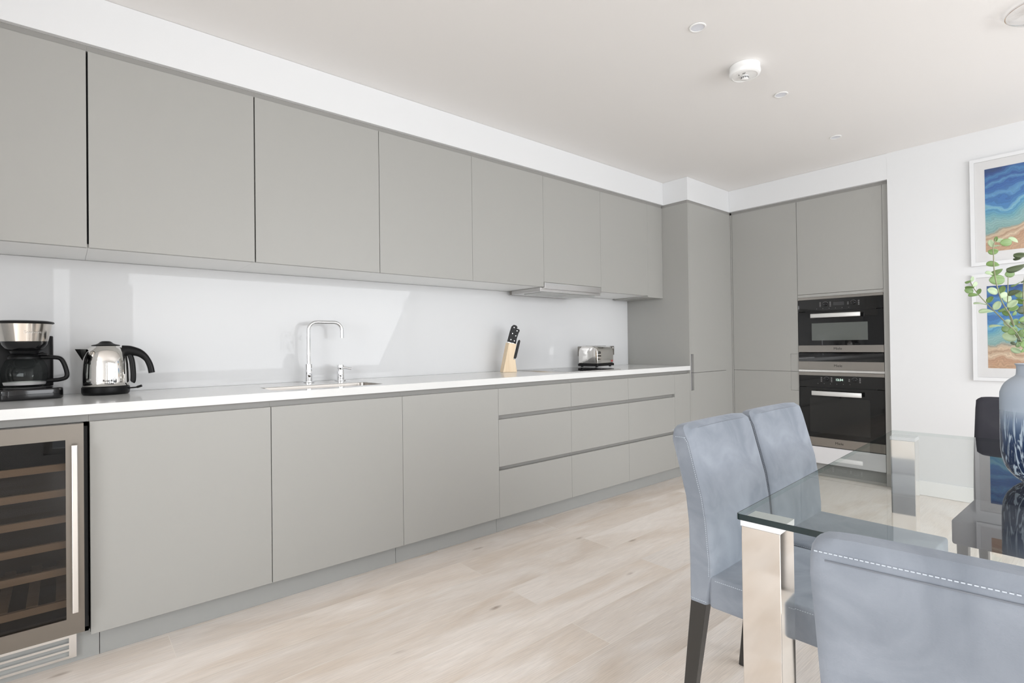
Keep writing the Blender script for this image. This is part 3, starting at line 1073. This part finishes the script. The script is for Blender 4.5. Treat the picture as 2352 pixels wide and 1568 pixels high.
# ------------------------------------------------------------------ coffee maker
CX, CY = -.052, .455
cm = thing('coffee_maker', 'black filter coffee maker with steel band and glass carafe, left of the kettle', 'coffee maker', (CX, CY, WT+.0006), R(6))
b = prism(rrect(-.104, .100, -.095, .115, .045, 8), 'z', 0, .042, bev=.006, seg=3)
obj('base', b, BLKG, cm, smooth=50)
b = prism(rrect(-.104, .082, .052, .115, .02, 6), 'z', .0425, .245, bev=.004)
obj('tower', b, BLK, cm, smooth=50)
obj('hot_plate', cyl((-.010, -.020, .0445), .062, .003, n=40), DRK, cm)
c0 = (-.010, -.018, 0)
bs = lathe([(.001, .186), (.046, .186), (.058, .196), (.066, .210), (.0685, .2215)], 56, c=c0)
lathe([(.001, .19), (.001, .2215), (.067, .2215)], 56, c=c0, bm=bs)
obj('filter_holder', bs, BLKG, cm, smooth=50)
obj('steel_band', lathe([(.0690, .222), (.0815, .2885)], 64, c=c0), mat('satin_band', (.66, .62, .57), .14, 1), cm, smooth=60)
obj('band_lining', lathe([(0, .2885), (.0795, .2885), (.067, .2225), (0, .2225)], 48, c=c0), BLK, cm)
obj('lid', lathe([(0, .2892), (.084, .2892), (.0885, .292), (.086, .297), (.070, .301), (0, .302)], 64, c=c0), BLK, cm, smooth=40)
obj('drip_head', lathe([(0, .176), (.040, .176), (.044, .1855), (0, .1855)], 32, c=c0), BLK, cm, smooth=40)
wraptext('Cookworks', .012, .078, R(-74), .255, STLB, cm, .0002, .22).location = c0
cf = obj('carafe', lathe([(0, .0475), (.050, .0475), (.057, .050), (.061, .060), (.0665, .078), (.0685, .098), (.0655, .122), (.056, .146), (.047, .158), (.046, .166), (.051, .170)], 56, c=c0), GLC, cm, smooth=70)
obj('carafe_band', lathe([(.0472, .154), (.0490, .154), (.0490, .162), (.0472, .162)], 48, c=c0), BLK, cf, smooth=40)
obj('carafe_lid', lathe([(0, .160), (.0445, .160), (.046, .1665), (.040, .172), (0, .174)], 40, c=c0), BLK, cf, smooth=40)
obj('carafe_label', lathe([(.0601, .056), (.0630, .0665)], 56, c=c0), mat('silver_print', (.62, .62, .62), .3, .5), cf, smooth=60)
ca = Vector((math.cos(R(-12)), math.sin(R(-12)), 0))
C0 = Vector(c0)
P = bez([C0+ca*.046+Zv*.160, C0+ca*.085+Zv*.159, C0+ca*.108+Zv*.150, C0+ca*.122+Zv*.112, C0+ca*.124+Zv*.082, C0+ca*.105+Zv*.071, C0+ca*.064+Zv*.068], 8)
obj('carafe_handle', tube(P, .0078, 14, flat=1.25), BLK, cf, smooth=50)
obj('thumb_rest', tube([C0+ca*.030+Zv*.168, C0+ca*.052+Zv*.1725, C0+ca*.066+Zv*.170], [.006, .007, .004], 12, flat=1.6), BLK, cf, smooth=50)

# ------------------------------------------------------------------ knife block and knives
kx, ky = 2.400, .475
kb = thing('knife_block', 'small pale beech knife block leaning beside the hob', 'knife block', (kx, ky, WT+.0005), R(-20))
body = [(-.050, 0), (.052, 0), (.040, .088), (.026, .086), (.050, .192), (-.004, .203)]
obj('block', prism(body, 'y', -.034, .034, bev=.0015), PINE, kb)
obj('side_slot', box(.0485, .0500, -.02, .02, .022, .026), DRK, kb)
axk = Vector((.30, 0, 1)).normalized()
prk = Vector((1, 0, -.30)).normalized()
def knife(label, base, ln, wd, y):
    k = thing('kitchen_knife', label, 'knife', Vector(kb.location)+Matrix.Rotation(R(-20), 3, 'Z')@Vector((base[0], y, base[1])), R(-20), 'black handled knives in the block')
    pts2 = [(-wd/2, 0), (wd/2*.9, 0), (wd/2*.75, ln*.35), (wd/2*.85, ln*.7), (wd/2*1.15, ln*.93), (wd*.3, ln), (-wd*.15, ln), (-wd*.45, ln*.88), (-wd/2, ln*.6)]
    poly = [(prk*a_+axk*b_) for a_, b_ in pts2]
    obj('handle', prism([(v.x, v.z) for v in poly], 'y', -.0085, .0085, bev=.002), BLK, k)
    q = bmesh.new()
    for fr in (.15, .5, .85):
        v = prk*(-.002)+axk*ln*fr
        cyl((v.x, 0, v.z), .0028, .0184, 'y', 14, bm=q)
    obj('rivets', q, STLB, k)
    v0, v1 = prk*(-wd*.35), prk*(wd*.3)
    poly = [(v0.x, v0.z-.001), (v1.x, v1.z-.001), ((v1-axk*.02).x, (v1-axk*.02).z), ((v0-axk*.02).x, (v0-axk*.02).z)]
    obj('blade', prism(poly, 'y', -.001, .001), STLB, k)
knife('large black-handled knife with three rivets, tallest in the knife block', (.010, .205), .124, .040, -.014)
knife('smaller black-handled knife in front of the tallest one in the knife block', (.047, .199), .104, .033, .014)
k = thing('scissors', 'slim black-handled tool slotted into the sloping side of the knife block', 'scissors', Vector(kb.location)+Matrix.Rotation(R(-20), 3, 'Z')@Vector((.040, -.018, .0955)), R(-20))
obj('handle', prism([(-.006, 0), (.006, -.006), (.014, .004), (.044, .116), (.040, .126), (.031, .122), (.022, .10)], 'y', -.005, .005, bev=.0015), BLK, k)

# ------------------------------------------------------------------ toaster
tx, ty = 3.292, .448
to = thing('toaster', 'polished steel two-slice toaster with black base behind the right edge of the hob', 'toaster', (tx, ty, WT+.0056), R(8))
hx, hy, hh = .118, .088, .165
b = bmesh.new()
prf = [(-hy, .028), (-hy, .115)] + [(-hy+.050-.050*math.cos(R(a_)), .115+.050*math.sin(R(a_))) for a_ in (15, 30, 45, 60, 75, 90)]
prf += [(hy-.050+.050*math.cos(R(a_)), .115+.050*math.sin(R(a_))) for a_ in (90, 75, 60, 45, 30, 15)] + [(hy, .115), (hy, .028)]
obj('shell', prism(prf, 'x', -hx, hx, bev=.006, seg=3), POL, to, smooth=30)
obj('base', box(-hx-.004, hx+.004, -hy-.004, hy+.004, .008, .0275, bev=.003), BLK, to)
for sx in (-1, 1):
    for sy in (-1, 1):
        obj('foot', cyl((sx*(hx-.02), sy*(hy-.02), .0042), .010, .008, n=16), BLK, to)
for sy in (-1, 1):
    obj('bread_slot', box(-.085, .085, sy*.027-.014, sy*.027+.014, .1655, .1665), DRK, to)
obj('lever', box(hx+.001, hx+.020, -.016, .016, .095, .108, bev=.003), POL, to)
obj('control_panel', box(hx+.0002, hx+.002, -.030, .030, .040, .075, bev=.0008, seg=1), STLB, to)
q = text('lettering', 'R|H', .018, REDP, to, (.094, -hy-.0008, .045), (1, 0, 0), (0, 0, 1), .0003, .0006)

# ------------------------------------------------------------------ sockets
for i, (x, lab) in enumerate([(3.330, 'steel double socket plate on the splashback, peeking out left of the toaster'), (3.643, 'steel double socket plate on the splashback, peeking out right of the toaster')]):
    t = thing('wall_socket', lab, 'socket', (x, YB-.0078, 1.020), 0, 'steel sockets behind the toaster')
    obj('plate', box(-.0735, .0735, -.006, 0, -.038, .038, bev=.0015), STL, t)
    for s in (-1, 1):
        for zz, px in ((.006, 0), (-.014, -.011), (-.014, .011)):
            obj('pin_hole', box(s*.036+px-.003, s*.036+px+.003, -.0065, -.0061, zz-.003, zz+.003), BLKP, t)
        obj('switch', box(s*.036-.006+s*.022, s*.036+.006+s*.022, -.009, -.0061, .016, .032, bev=.001), STLB, t)

# ------------------------------------------------------------------ chairs
CW = .40
def dashes(path, step=.011, ln=.0062, r=.0011, off=0):
    b = bmesh.new()
    P = [Vector(p_) for p_ in path]
    d = 0
    nxt = off
    for a, c in zip(P, P[1:]):
        L_ = (c-a).length
        if L_ < 1e-6:
            continue
        u = (c-a)/L_
        while nxt < d+L_:
            s0 = a+u*(nxt-d)
            tube([s0, s0+u*ln], r, 5, b)
            nxt += step
        d += L_
    return b
def chair(label, loc, rz, fab, group, legm=LEGB):
    THR = bpy.data.materials['pale_thread'] if fab is FAB else bpy.data.materials['charcoal_suede']
    t = thing('dining_chair', label, 'chair', loc, rz, group)
    hw = CW/2
    rear = [(0, .352), (.0, .446), (.002, .565), (.010, .641), (.033, .732), (.050, .806)]
    front = [(-.004, .829), (-.014, .794), (-.031, .731), (-.054, .645), (-.064, .581), (-.073, .47), (-.073, .436), (-.056, .352)]
    poly = rear + [(.047, .828), (.038, .838), (.016, .8405)] + front
    # subdivided extrusion so the sides and the top corners can be rounded and padded
    t_ = bmesh.new()
    NX = 22
    pl = [Vector((0, y, z)) for y, z in poly]
    cen = Vector((0, -.02, .6))
    rings = []
    for i in range(NX+1):
        s = -1+2*i/NX
        s2 = math.copysign(1-(1-abs(s))**1.5, s) if abs(s) > .0 else 0
        x = hw*s2
        ins = .008*max(0, (abs(x)-(hw-.014))/.014)**2
        ring = []
        for j, v in enumerate(pl):
            y, z = v.y, v.z
            nrm = Vector((0, y-(-.02+.10*(z-.6)), 0))
            yy = y - math.copysign(ins, nrm.y)
            # bow of the backrest and drooping top corners
            if z > .80:
                z -= .005*max(0, (abs(x)-(hw-.05))/.05)**2
                z -= .010*max(0, (abs(x)-(hw-.018))/.018)**2
                z += .002*(1-(x/hw)**2)
            if .47 < z < .80 and j >= len(rear)+3:
                yy -= .005*(1-(x/hw)**2)
            ring.append(t_.verts.new((x, yy, z)))
        rings.append(ring)
    n = len(pl)
    for a, c in zip(rings, rings[1:]):
        for k in range(n):
            t_.faces.new((a[k], a[(k+1) % n], c[(k+1) % n], c[k]))
    t_.faces.new(rings[0])
    t_.faces.new(rings[-1][::-1])
    bk = obj('backrest', t_, fab, t, smooth=35)
    # seams
    fr = [(-hw+.008-.0028, y+.000, z) for y, z in [(-.002, .815)]+front[1:6]]
    for s in (-1, 1):
        path = [(s*(hw+.0003), y+.012, z) for y, z in [(-.004, .806)]+front[1:7]]
        obj('stitching', dashes(path, .0055, .0032, .0007), THR, bk)
        path = [(s*(hw+.0003), y_, .806) for y_ in (.004, .032)]
        obj('stitching', dashes(path, .0055, .0032, .0007), THR, bk)
        path = [(s*(hw+.0003), y_, .360) for y_ in (-.052, -.004)]
        obj('stitching', dashes(path, .0055, .0032, .0007), THR, bk)
    obj('stitching', dashes([(-hw+.010, .0500, .822), (0, .0500, .8245), (hw-.010, .0500, .822)], .0052, .0035, .0007), THR, bk)
    obj('seam', tube([(-hw+.018, .0503, .813), (0, .0505, .8155), (hw-.018, .0503, .813)], .0010, 6), DRKS, bk)
    obj('seam', tube([(-hw+.030, -.0035, .8262), (-hw+.06, -.0037, .8295), (0, -.0038, .8318), (hw-.06, -.0037, .8295), (hw-.030, -.0035, .8262)], .0008, 6), DRKS if fab is FAB else FABD, bk)
    # seat
    b = box(-hw+.001, hw-.001, -.445, -.060, .348, .436, bev=.009, seg=3)
    se = obj('seat', b, fab, t, smooth=40)
    for s in (-1, 1):
        obj('stitching', dashes([(s*(hw-.0006), -.078, .426), (s*(hw-.0006), -.435, .426)], .0055, .0032, .0007), THR, se)
    # legs
    def leg(x0, x1, y0, y1, sx, sy):
        b = bmesh.new()
        tp_ = [(x0, y0), (x1, y0), (x1, y1), (x0, y1)]
        cx, cy = (x0+x1)/2, (y0+y1)/2
        A = [b.verts.new((x, y, .356)) for x, y in tp_]
        B = [b.verts.new((cx+(x-cx)*.72+sx, cy+(y-cy)*.68+sy, .0005)) for x, y in tp_]
        b.faces.new(A)
        b.faces.new(B[::-1])
        for k in range(4):
            b.faces.new((A[k], A[(k+1) % 4], B[(k+1) % 4], B[k]))
        bmesh.ops.bevel(b, geom=b.edges[:], offset=.0015, segments=1, affect='EDGES')
        obj('leg', b, legm, t)
    leg(-hw+.004, -hw+.036, -.050, -.004, .0, .046)
    leg(hw-.036, hw-.004, -.050, -.004, .0, .046)
    leg(-hw+.012, -hw+.044, -.430, -.390, .0, .0)
    leg(hw-.044, hw-.012, -.430, -.390, .0, .0)
    return t
GC = 'suede dining chairs round the glass table'
chair('blue-grey suede dining chair on the kitchen side of the table, nearer the camera', (1.60, -1.500, 0), R(1.5), FAB, GC)
chair('blue-grey suede dining chair on the kitchen side of the table, nearer the ovens', (2.035, -1.488, 0), R(0), FAB, GC)
chair('blue-grey suede dining chair at the near table end, seen from behind in the right foreground', (.817, -2.262, 0), R(96.3), FAB, GC)
chair('charcoal dining chair at the far end of the table, below the framed pictures', (2.905, -2.106, 0), R(-91), FABD, GC)

# ------------------------------------------------------------------ glass table
TA = R(3.3)
dt = thing('dining_table', 'rectangular clear glass dining table on square chrome legs', 'table', (1.119, -1.790, 0), TA)
TL, TW_, TZ, TH = 1.441, .82, .72, .012
b = bmesh.new()
t_ = bmesh.new()
pts = rrect(0, TL, -TW_, 0, .006, 3)
A = [t_.verts.new((x, y, TZ)) for x, y in pts]
B = [t_.verts.new((x, y, TZ-TH)) for x, y in pts]
A2 = [t_.verts.new((x, y, TZ)) for x, y in rrect(.0013, TL-.0013, -TW_+.0013, -.0013, .006, 3)]
f_ = t_.faces.new(A2)
f_.material_index = 0
for k in range(len(A)):
    f_ = t_.faces.new((A[k], A[(k+1) % len(A)], A2[(k+1) % len(A)], A2[k]))
    f_.material_index = 1
f_ = t_.faces.new(B[::-1])
f_.material_index = 0
for k in range(len(A)):
    f_ = t_.faces.new((A[k], A[(k+1) % len(A)], B[(k+1) % len(A)], B[k]))
    f_.material_index = 1
obj('tabletop', t_, [GLT, GLE], dt)
b.free()
LW = .078
for lx, ly in ((.006, -.006-LW), (TL-.006-LW, -.006-LW), (.006, -TW_+.006), (TL-.006-LW, -TW_+.006)):
    l_ = obj('leg', box(lx+.001, lx+LW-.001, ly+.001, ly+LW-.001, .0005, TZ-TH-.0135, bev=.0012), mat('leg_chrome', (.74, .72, .69), .06, 1) if 'leg_chrome' not in bpy.data.materials else bpy.data.materials['leg_chrome'], dt)
    obj('leg_cap', box(lx, lx+LW, ly, ly+LW, TZ-TH-.013, TZ-TH-.0005), CAP, l_)

# ------------------------------------------------------------------ vase and eucalyptus
VX, VY = 1.872, -2.184
vs = [(0, .001), (.034, .001), (.040, .003), (.050, .012), (.062, .028), (.070, .048), (.0735, .072), (.0745, .10), (.0745, .205), (.0725, .226), (.065, .244), (.054, .256),
      (.047, .262), (.0445, .268), (.0440, .286), (.047, .291), (.0445, .2925), (.040, .287), (.040, .265), (.038, .255), (.02, .25), (0, .25)]
vp = [(v.x, v.z) for v in bez([(r_*1.05, 0, z_) for r_, z_ in vs], 4)]
vp = [(0, vp[0][1])] + [(max(0, r_), z_) for r_, z_ in vp[1:-1]] + [(0, vp[-1][1])]
tag(obj('vase', lathe(vp, 72), VASE, None, (VX, VY, TZ+.0006), smooth=60), 'tall vase fading from frosted pale grey to streaked dark blue glass, on the glass table', 'vase')

eu = thing('eucalyptus_branches', 'leafy green eucalyptus stems arranged in the blue vase', 'plant', (VX, VY, TZ+.2535))
EO = Vector(eu.location)
random.seed(4)
# silhouettes measured on a plane through the vase, given as (right, up) metres from the mouth centre, depth offset
SCL = 1.0/1211.03
def W(cu, cv, dd=0.0):
    """(cu, cv): place across / up in the bouquet; dd: how far in front of or behind the vase axis"""
    u, v = 2200+cu/4.61, 520+cv/4.61
    d = (EO-CAM).dot(FWD) + dd
    P_ = CAM + d*(FWD + (u-1176)*SCL*RGT - (v-784)*SCL*UPV)
    return P_ - EO
stems = [([(735, 1400), (640, 1150), (565, 960), (470, 800), (412, 620), (383, 440), (378, 300), (372, 225), (400, 130)], -.05),
         ([(725, 1400), (600, 1130), (490, 1000), (380, 890), (305, 815), (215, 715), (160, 640), (130, 580)], .03),
         ([(745, 1400), (640, 1120), (560, 980), (530, 820), (530, 700), (533, 530)], .0),
         ([(755, 1400), (700, 1250), (625, 1130), (560, 1060), (505, 1020)], -.06),
         ([(760, 1400), (720, 1100), (700, 880), (690, 700), (710, 500), (720, 380), (700, 290)], .04),
         ([(780, 1400), (820, 1100), (860, 800), (900, 560), (930, 380)], .06),
         ([(790, 1400), (880, 1180), (980, 960), (1050, 760)], -.03)]
def stem_depth(i, k, n):
    return stems[i][1]*min(1, k/max(1, n-1)*1.6)
for i, (pts, dd) in enumerate(stems):
    n = len(pts)
    P = [W(a_, b_, stem_depth(i, k, n)) for k, (a_, b_) in enumerate(pts)]
    P[0] = Vector((.012*math.cos(i*2.1), .012*math.sin(i*2.1), .0))
    Q = bez([P[0], Vector((P[0].x*1.4, P[0].y*1.4, .045))]+P[1:], 5)
    obj('stem', tube(Q, [.0018-.0010*k/len(Q) for k in range(len(Q))], 6), STEM, eu, smooth=60)
PXM = (EO-CAM).dot(FWD)*SCL/4.61
def leaf(cu, cv, ln, wd, ang, m, dd, flip=1):
    """an oval leaf; ln, wd its spread across the view, ang its lie; the narrow way is a tilted broad leaf"""
    c = W(cu, cv, dd)
    a = R(ang)
    L1 = (math.cos(a)*RGT + math.sin(a)*UPV)
    S1 = (-math.sin(a)*RGT + math.cos(a)*UPV)
    hl = ln*PXM/2
    hwid = max(wd*PXM/2, hl*.62)
    ct = min(1, (wd*PXM/2)/hwid)
    S2 = S1*ct + FWD*flip*math.sqrt(max(0, 1-ct*ct))
    N = L1.cross(S2)
    b = bmesh.new()
    NL, NW = 14, 4
    rows = []
    for i in range(NL+1):
        s = -math.cos(PI*i/NL)
        wv_ = math.sqrt(max(0, 1-abs(s)**2.1))*(1-.12*s)
        if i in (0, NL):
            rows.append([b.verts.new(c+L1*hl*s*1.01-N*hl*.10)])
            continue
        row = []
        for j in range(NW+1):
            q = -1+2*j/NW
            row.append(b.verts.new(c+L1*hl*s+S2*hwid*wv_*q+N*hl*(.16*abs(q)*wv_-.10*s*s)))
        rows.append(row)
    for A, B in zip(rows, rows[1:]):
        for j in range(NW):
            if len(A) == 1:
                b.faces.new((A[0], B[j+1], B[j]))
            elif len(B) == 1:
                b.faces.new((A[j], A[j+1], B[0]))
            else:
                b.faces.new((A[j], A[j+1], B[j+1], B[j]))
    o = obj('leaf', b, m, eu, smooth=60)
    sd = o.modifiers.new('thick', 'SOLIDIFY')
    sd.thickness = .0006
G_, P_, O_ = LEAF, LEAFP, LEAFO
leaves = [(512, 170, 122, 78, 5, G_), (590, 142, 110, 60, -18, P_), (376, 265, 104, 56, -3, G_), (373, 400, 128, 62, 4, G_), (410, 478, 138, 62, 14, G_), (333, 495, 80, 42, -8, P_),
          (418, 565, 162, 104, 2, G_), (552, 500, 106, 80, 12, G_), (372, 685, 112, 70, -22, P_), (468, 665, 90, 46, 62, G_), (522, 765, 100, 86, -20, P_), (482, 725, 88, 62, 20, P_),
          (415, 835, 104, 50, 62, P_), (580, 815, 112, 44, 42, P_), (480, 872, 110, 46, 22, G_), (592, 862, 100, 52, 32, G_), (302, 898, 142, 40, 8, P_), (238, 818, 124, 20, -3, P_),
          (340, 772, 84, 28, 55, G_), (120, 680, 96, 66, -8, G_), (149, 555, 56, 38, 70, P_), (111, 583, 70, 28, 12, G_), (181, 610, 60, 44, 50, P_), (126, 644, 94, 32, -5, G_),
          (165, 725, 96, 34, 10, G_), (225, 686, 64, 22, 70, G_), (596, 1012, 104, 66, 30, G_), (524, 1020, 82, 78, 10, P_), (508, 1085, 92, 76, 0, G_), (585, 1100, 108, 80, 30, G_),
          (550, 1170, 156, 100, -12, P_), (412, 1056, 142, 18, 4, P_), (600, 700, 132, 34, 25, O_), (612, 610, 104, 28, 22, G_), (662, 722, 110, 70, 10, G_), (668, 790, 100, 40, -30, G_),
          (628, 430, 210, 72, 12, O_), (660, 300, 126, 48, -4, O_), (632, 341, 80, 16, 0, O_), (352, 180, 76, 32, -68, P_), (446, 146, 80, 38, 22, P_), (412, 206, 90, 18, 10, P_),
          (404, 132, 52, 18, 80, G_), (622, 1310, 112, 44, -25, P_), (592, 1240, 66, 36, -10, O_), (510, 918, 84, 42, -35, G_), (600, 918, 56, 36, 50, G_), (690, 880, 130, 90, 15, O_),
          (690, 980, 90, 56, 25, G_), (672, 1050, 96, 34, -30, P_), (670, 1130, 100, 80, 40, G_), (690, 1215, 90, 70, 20, G_), (650, 1195, 60, 40, 60, O_), (632, 1250, 60, 50, 75, G_),
          (700, 1010, 80, 60, -10, O_), (694, 575, 60, 26, 30, O_), (690, 1300, 70, 40, 60, G_)]
for k, (a_, b_, c_, d_, e_, m_) in enumerate(leaves):
    leaf(a_, b_, c_, d_, e_, m_, random.uniform(-.045, .045), random.choice((-1, 1)))
for k in range(26):     # the far side of the bouquet
    s = random.random()
    a_ = 760+s*260+random.uniform(-50, 50)
    b_ = 1250-s*700+random.uniform(-220, 160)
    leaf(a_, b_, random.uniform(80, 140), random.uniform(30, 90), random.uniform(-60, 80), random.choice((G_, G_, P_, O_)), random.uniform(-.06, .08), random.choice((-1, 1)))

# ------------------------------------------------------------------ pictures
def picture(label, z0, z1, az0, az1, seed, arch):
    t = thing('framed_picture', label, 'picture', (XE, -1.65, z0), 0, 'framed agate prints on the end wall')
    Wd = .60
    h = z1-z0
    b = bmesh.new()
    fw_, fd = .022, .022
    box(-fd, -.001, -fw_, 0, 0, h, b)
    box(-fd, -.001, -Wd, -Wd+fw_, 0, h, b)
    box(-fd, -.001, -Wd+fw_, -fw_, 0, fw_, b)
    box(-fd, -.001, -Wd+fw_, -fw_, h-fw_, h, b)
    obj('frame', b, FRM, t)
    mb_ = obj('mount', box(-.017, -.002, -Wd+fw_+.0005, -fw_-.0005, fw_+.0005, h-fw_-.0005), MATB, t)
    obj('print', box(-.0176, -.0171, -Wd+.073, -.073, az0-z0, az1-z0), art_mat('agate_print_'+str(seed), seed, arch), t)
    obj('glazing', box(-.0205, -.0195, -Wd+fw_+.0005, -fw_-.0005, fw_+.0005, h-fw_-.0005), GLL, t)
picture('white framed blue, turquoise and sand agate print, the upper one on the white wall', 1.551, 2.243, 1.636, 2.167, 3, .25)
picture('white framed blue and sand agate print, the lower one, partly behind the vase', .808, 1.496, .890, 1.416, 7, .13)

# ------------------------------------------------------------------ ceiling fittings
dlab = ['small recessed ceiling spotlight nearest the camera, left of the heat alarm', 'small recessed ceiling spotlight just beyond the heat alarm', 'small recessed ceiling spotlight farthest away, nearest the oven wall']
for (x, y), lab in zip([(2.134, -1.138), (3.053, -1.100), (3.962, -1.070)], dlab):
    t = thing('ceiling_spotlight', lab, 'spotlight', (x, y, ZC-.0005), 0, 'recessed ceiling spotlights')
    obj('ring', lathe([(.0275, -.0005), (.0275, -.003), (.031, -.0045), (.0345, -.003), (.035, -.0003)], 40), WHTP, t, smooth=50)
    obj('lens', lathe([(0, -.0012), (.0272, -.0022)], 40), LAMPG, t, smooth=60)
sm = thing('heat_alarm', 'round white plastic heat alarm on the ceiling', 'alarm', (2.612, -1.112, ZC-.0005))
obj('housing', lathe([(.070, 0), (.0705, -.022), (.0715, -.024), (.0715, -.034), (.068, -.043), (.060, -.047), (.057, -.0475), (.0565, -.0455), (0, -.049)], 56), WHTP, sm, smooth=35)
b = lathe([(.0165, -.048), (.0165, -.062), (.014, -.064), (0, -.064)], 32)
sn = obj('sensor', b, WHTP, sm, smooth=40)
q = bmesh.new()
for k in range(12):
    a = 2*PI*k/12
    m4 = Matrix.Translation((.0166*math.cos(a), .0166*math.sin(a), -.0555)) @ Matrix.Rotation(a, 4, 'Z')
    t_ = box(-.0004, .0006, -.0022, .0022, -.0045, .0045)
    bmesh.ops.transform(t_, matrix=m4, verts=t_.verts)
    merge(q, t_)
obj('sensor_slot', q, DRK, sn)
q = bmesh.new()
for dx, dy, l_ in ((-.034, -.008, .010), (-.031, -.014, .013), (-.036, .012, .004), (-.030, .014, .004)):
    t_ = box(-.0008, .0008, -l_/2, l_/2, -.0488, -.0470)
    bmesh.ops.transform(t_, matrix=Matrix.Translation((dx, dy, 0)) @ Matrix.Rotation(R(-40), 4, 'Z'), verts=t_.verts)
    merge(q, t_)
obj('vents', q, DRK, sm)
cl = thing('ceiling_light', 'clear glass and chrome ceiling light at the top right corner', 'ceiling light', (3.09, -2.115, ZC-.0005))
obj('glass_dish', lathe([(.118, -.012), (.116, -.022), (.100, -.034), (.07, -.044), (.03, -.050), (0, -.051)], 56), GLL, cl, smooth=60)
obj('ceiling_plate', lathe([(0, -.001), (.040, -.001), (.040, -.011), (0, -.011)], 40), CHR, cl, smooth=40)
obj('rim', lathe([(.1165, -.0115), (.1195, -.0115), (.1195, -.0175), (.1165, -.0175), (.1165, -.0115)], 56), CHR, cl, smooth=40)
obj('bulb', lathe([(0, -.042), (.012, -.040), (.018, -.030), (.012, -.018), (.008, -.0115)], 24), LAMPG, cl, smooth=60)
obj('finial', lathe([(0, -.058), (.004, -.057), (.005, -.052), (.003, -.0505)], 16), CHR, cl, smooth=60)
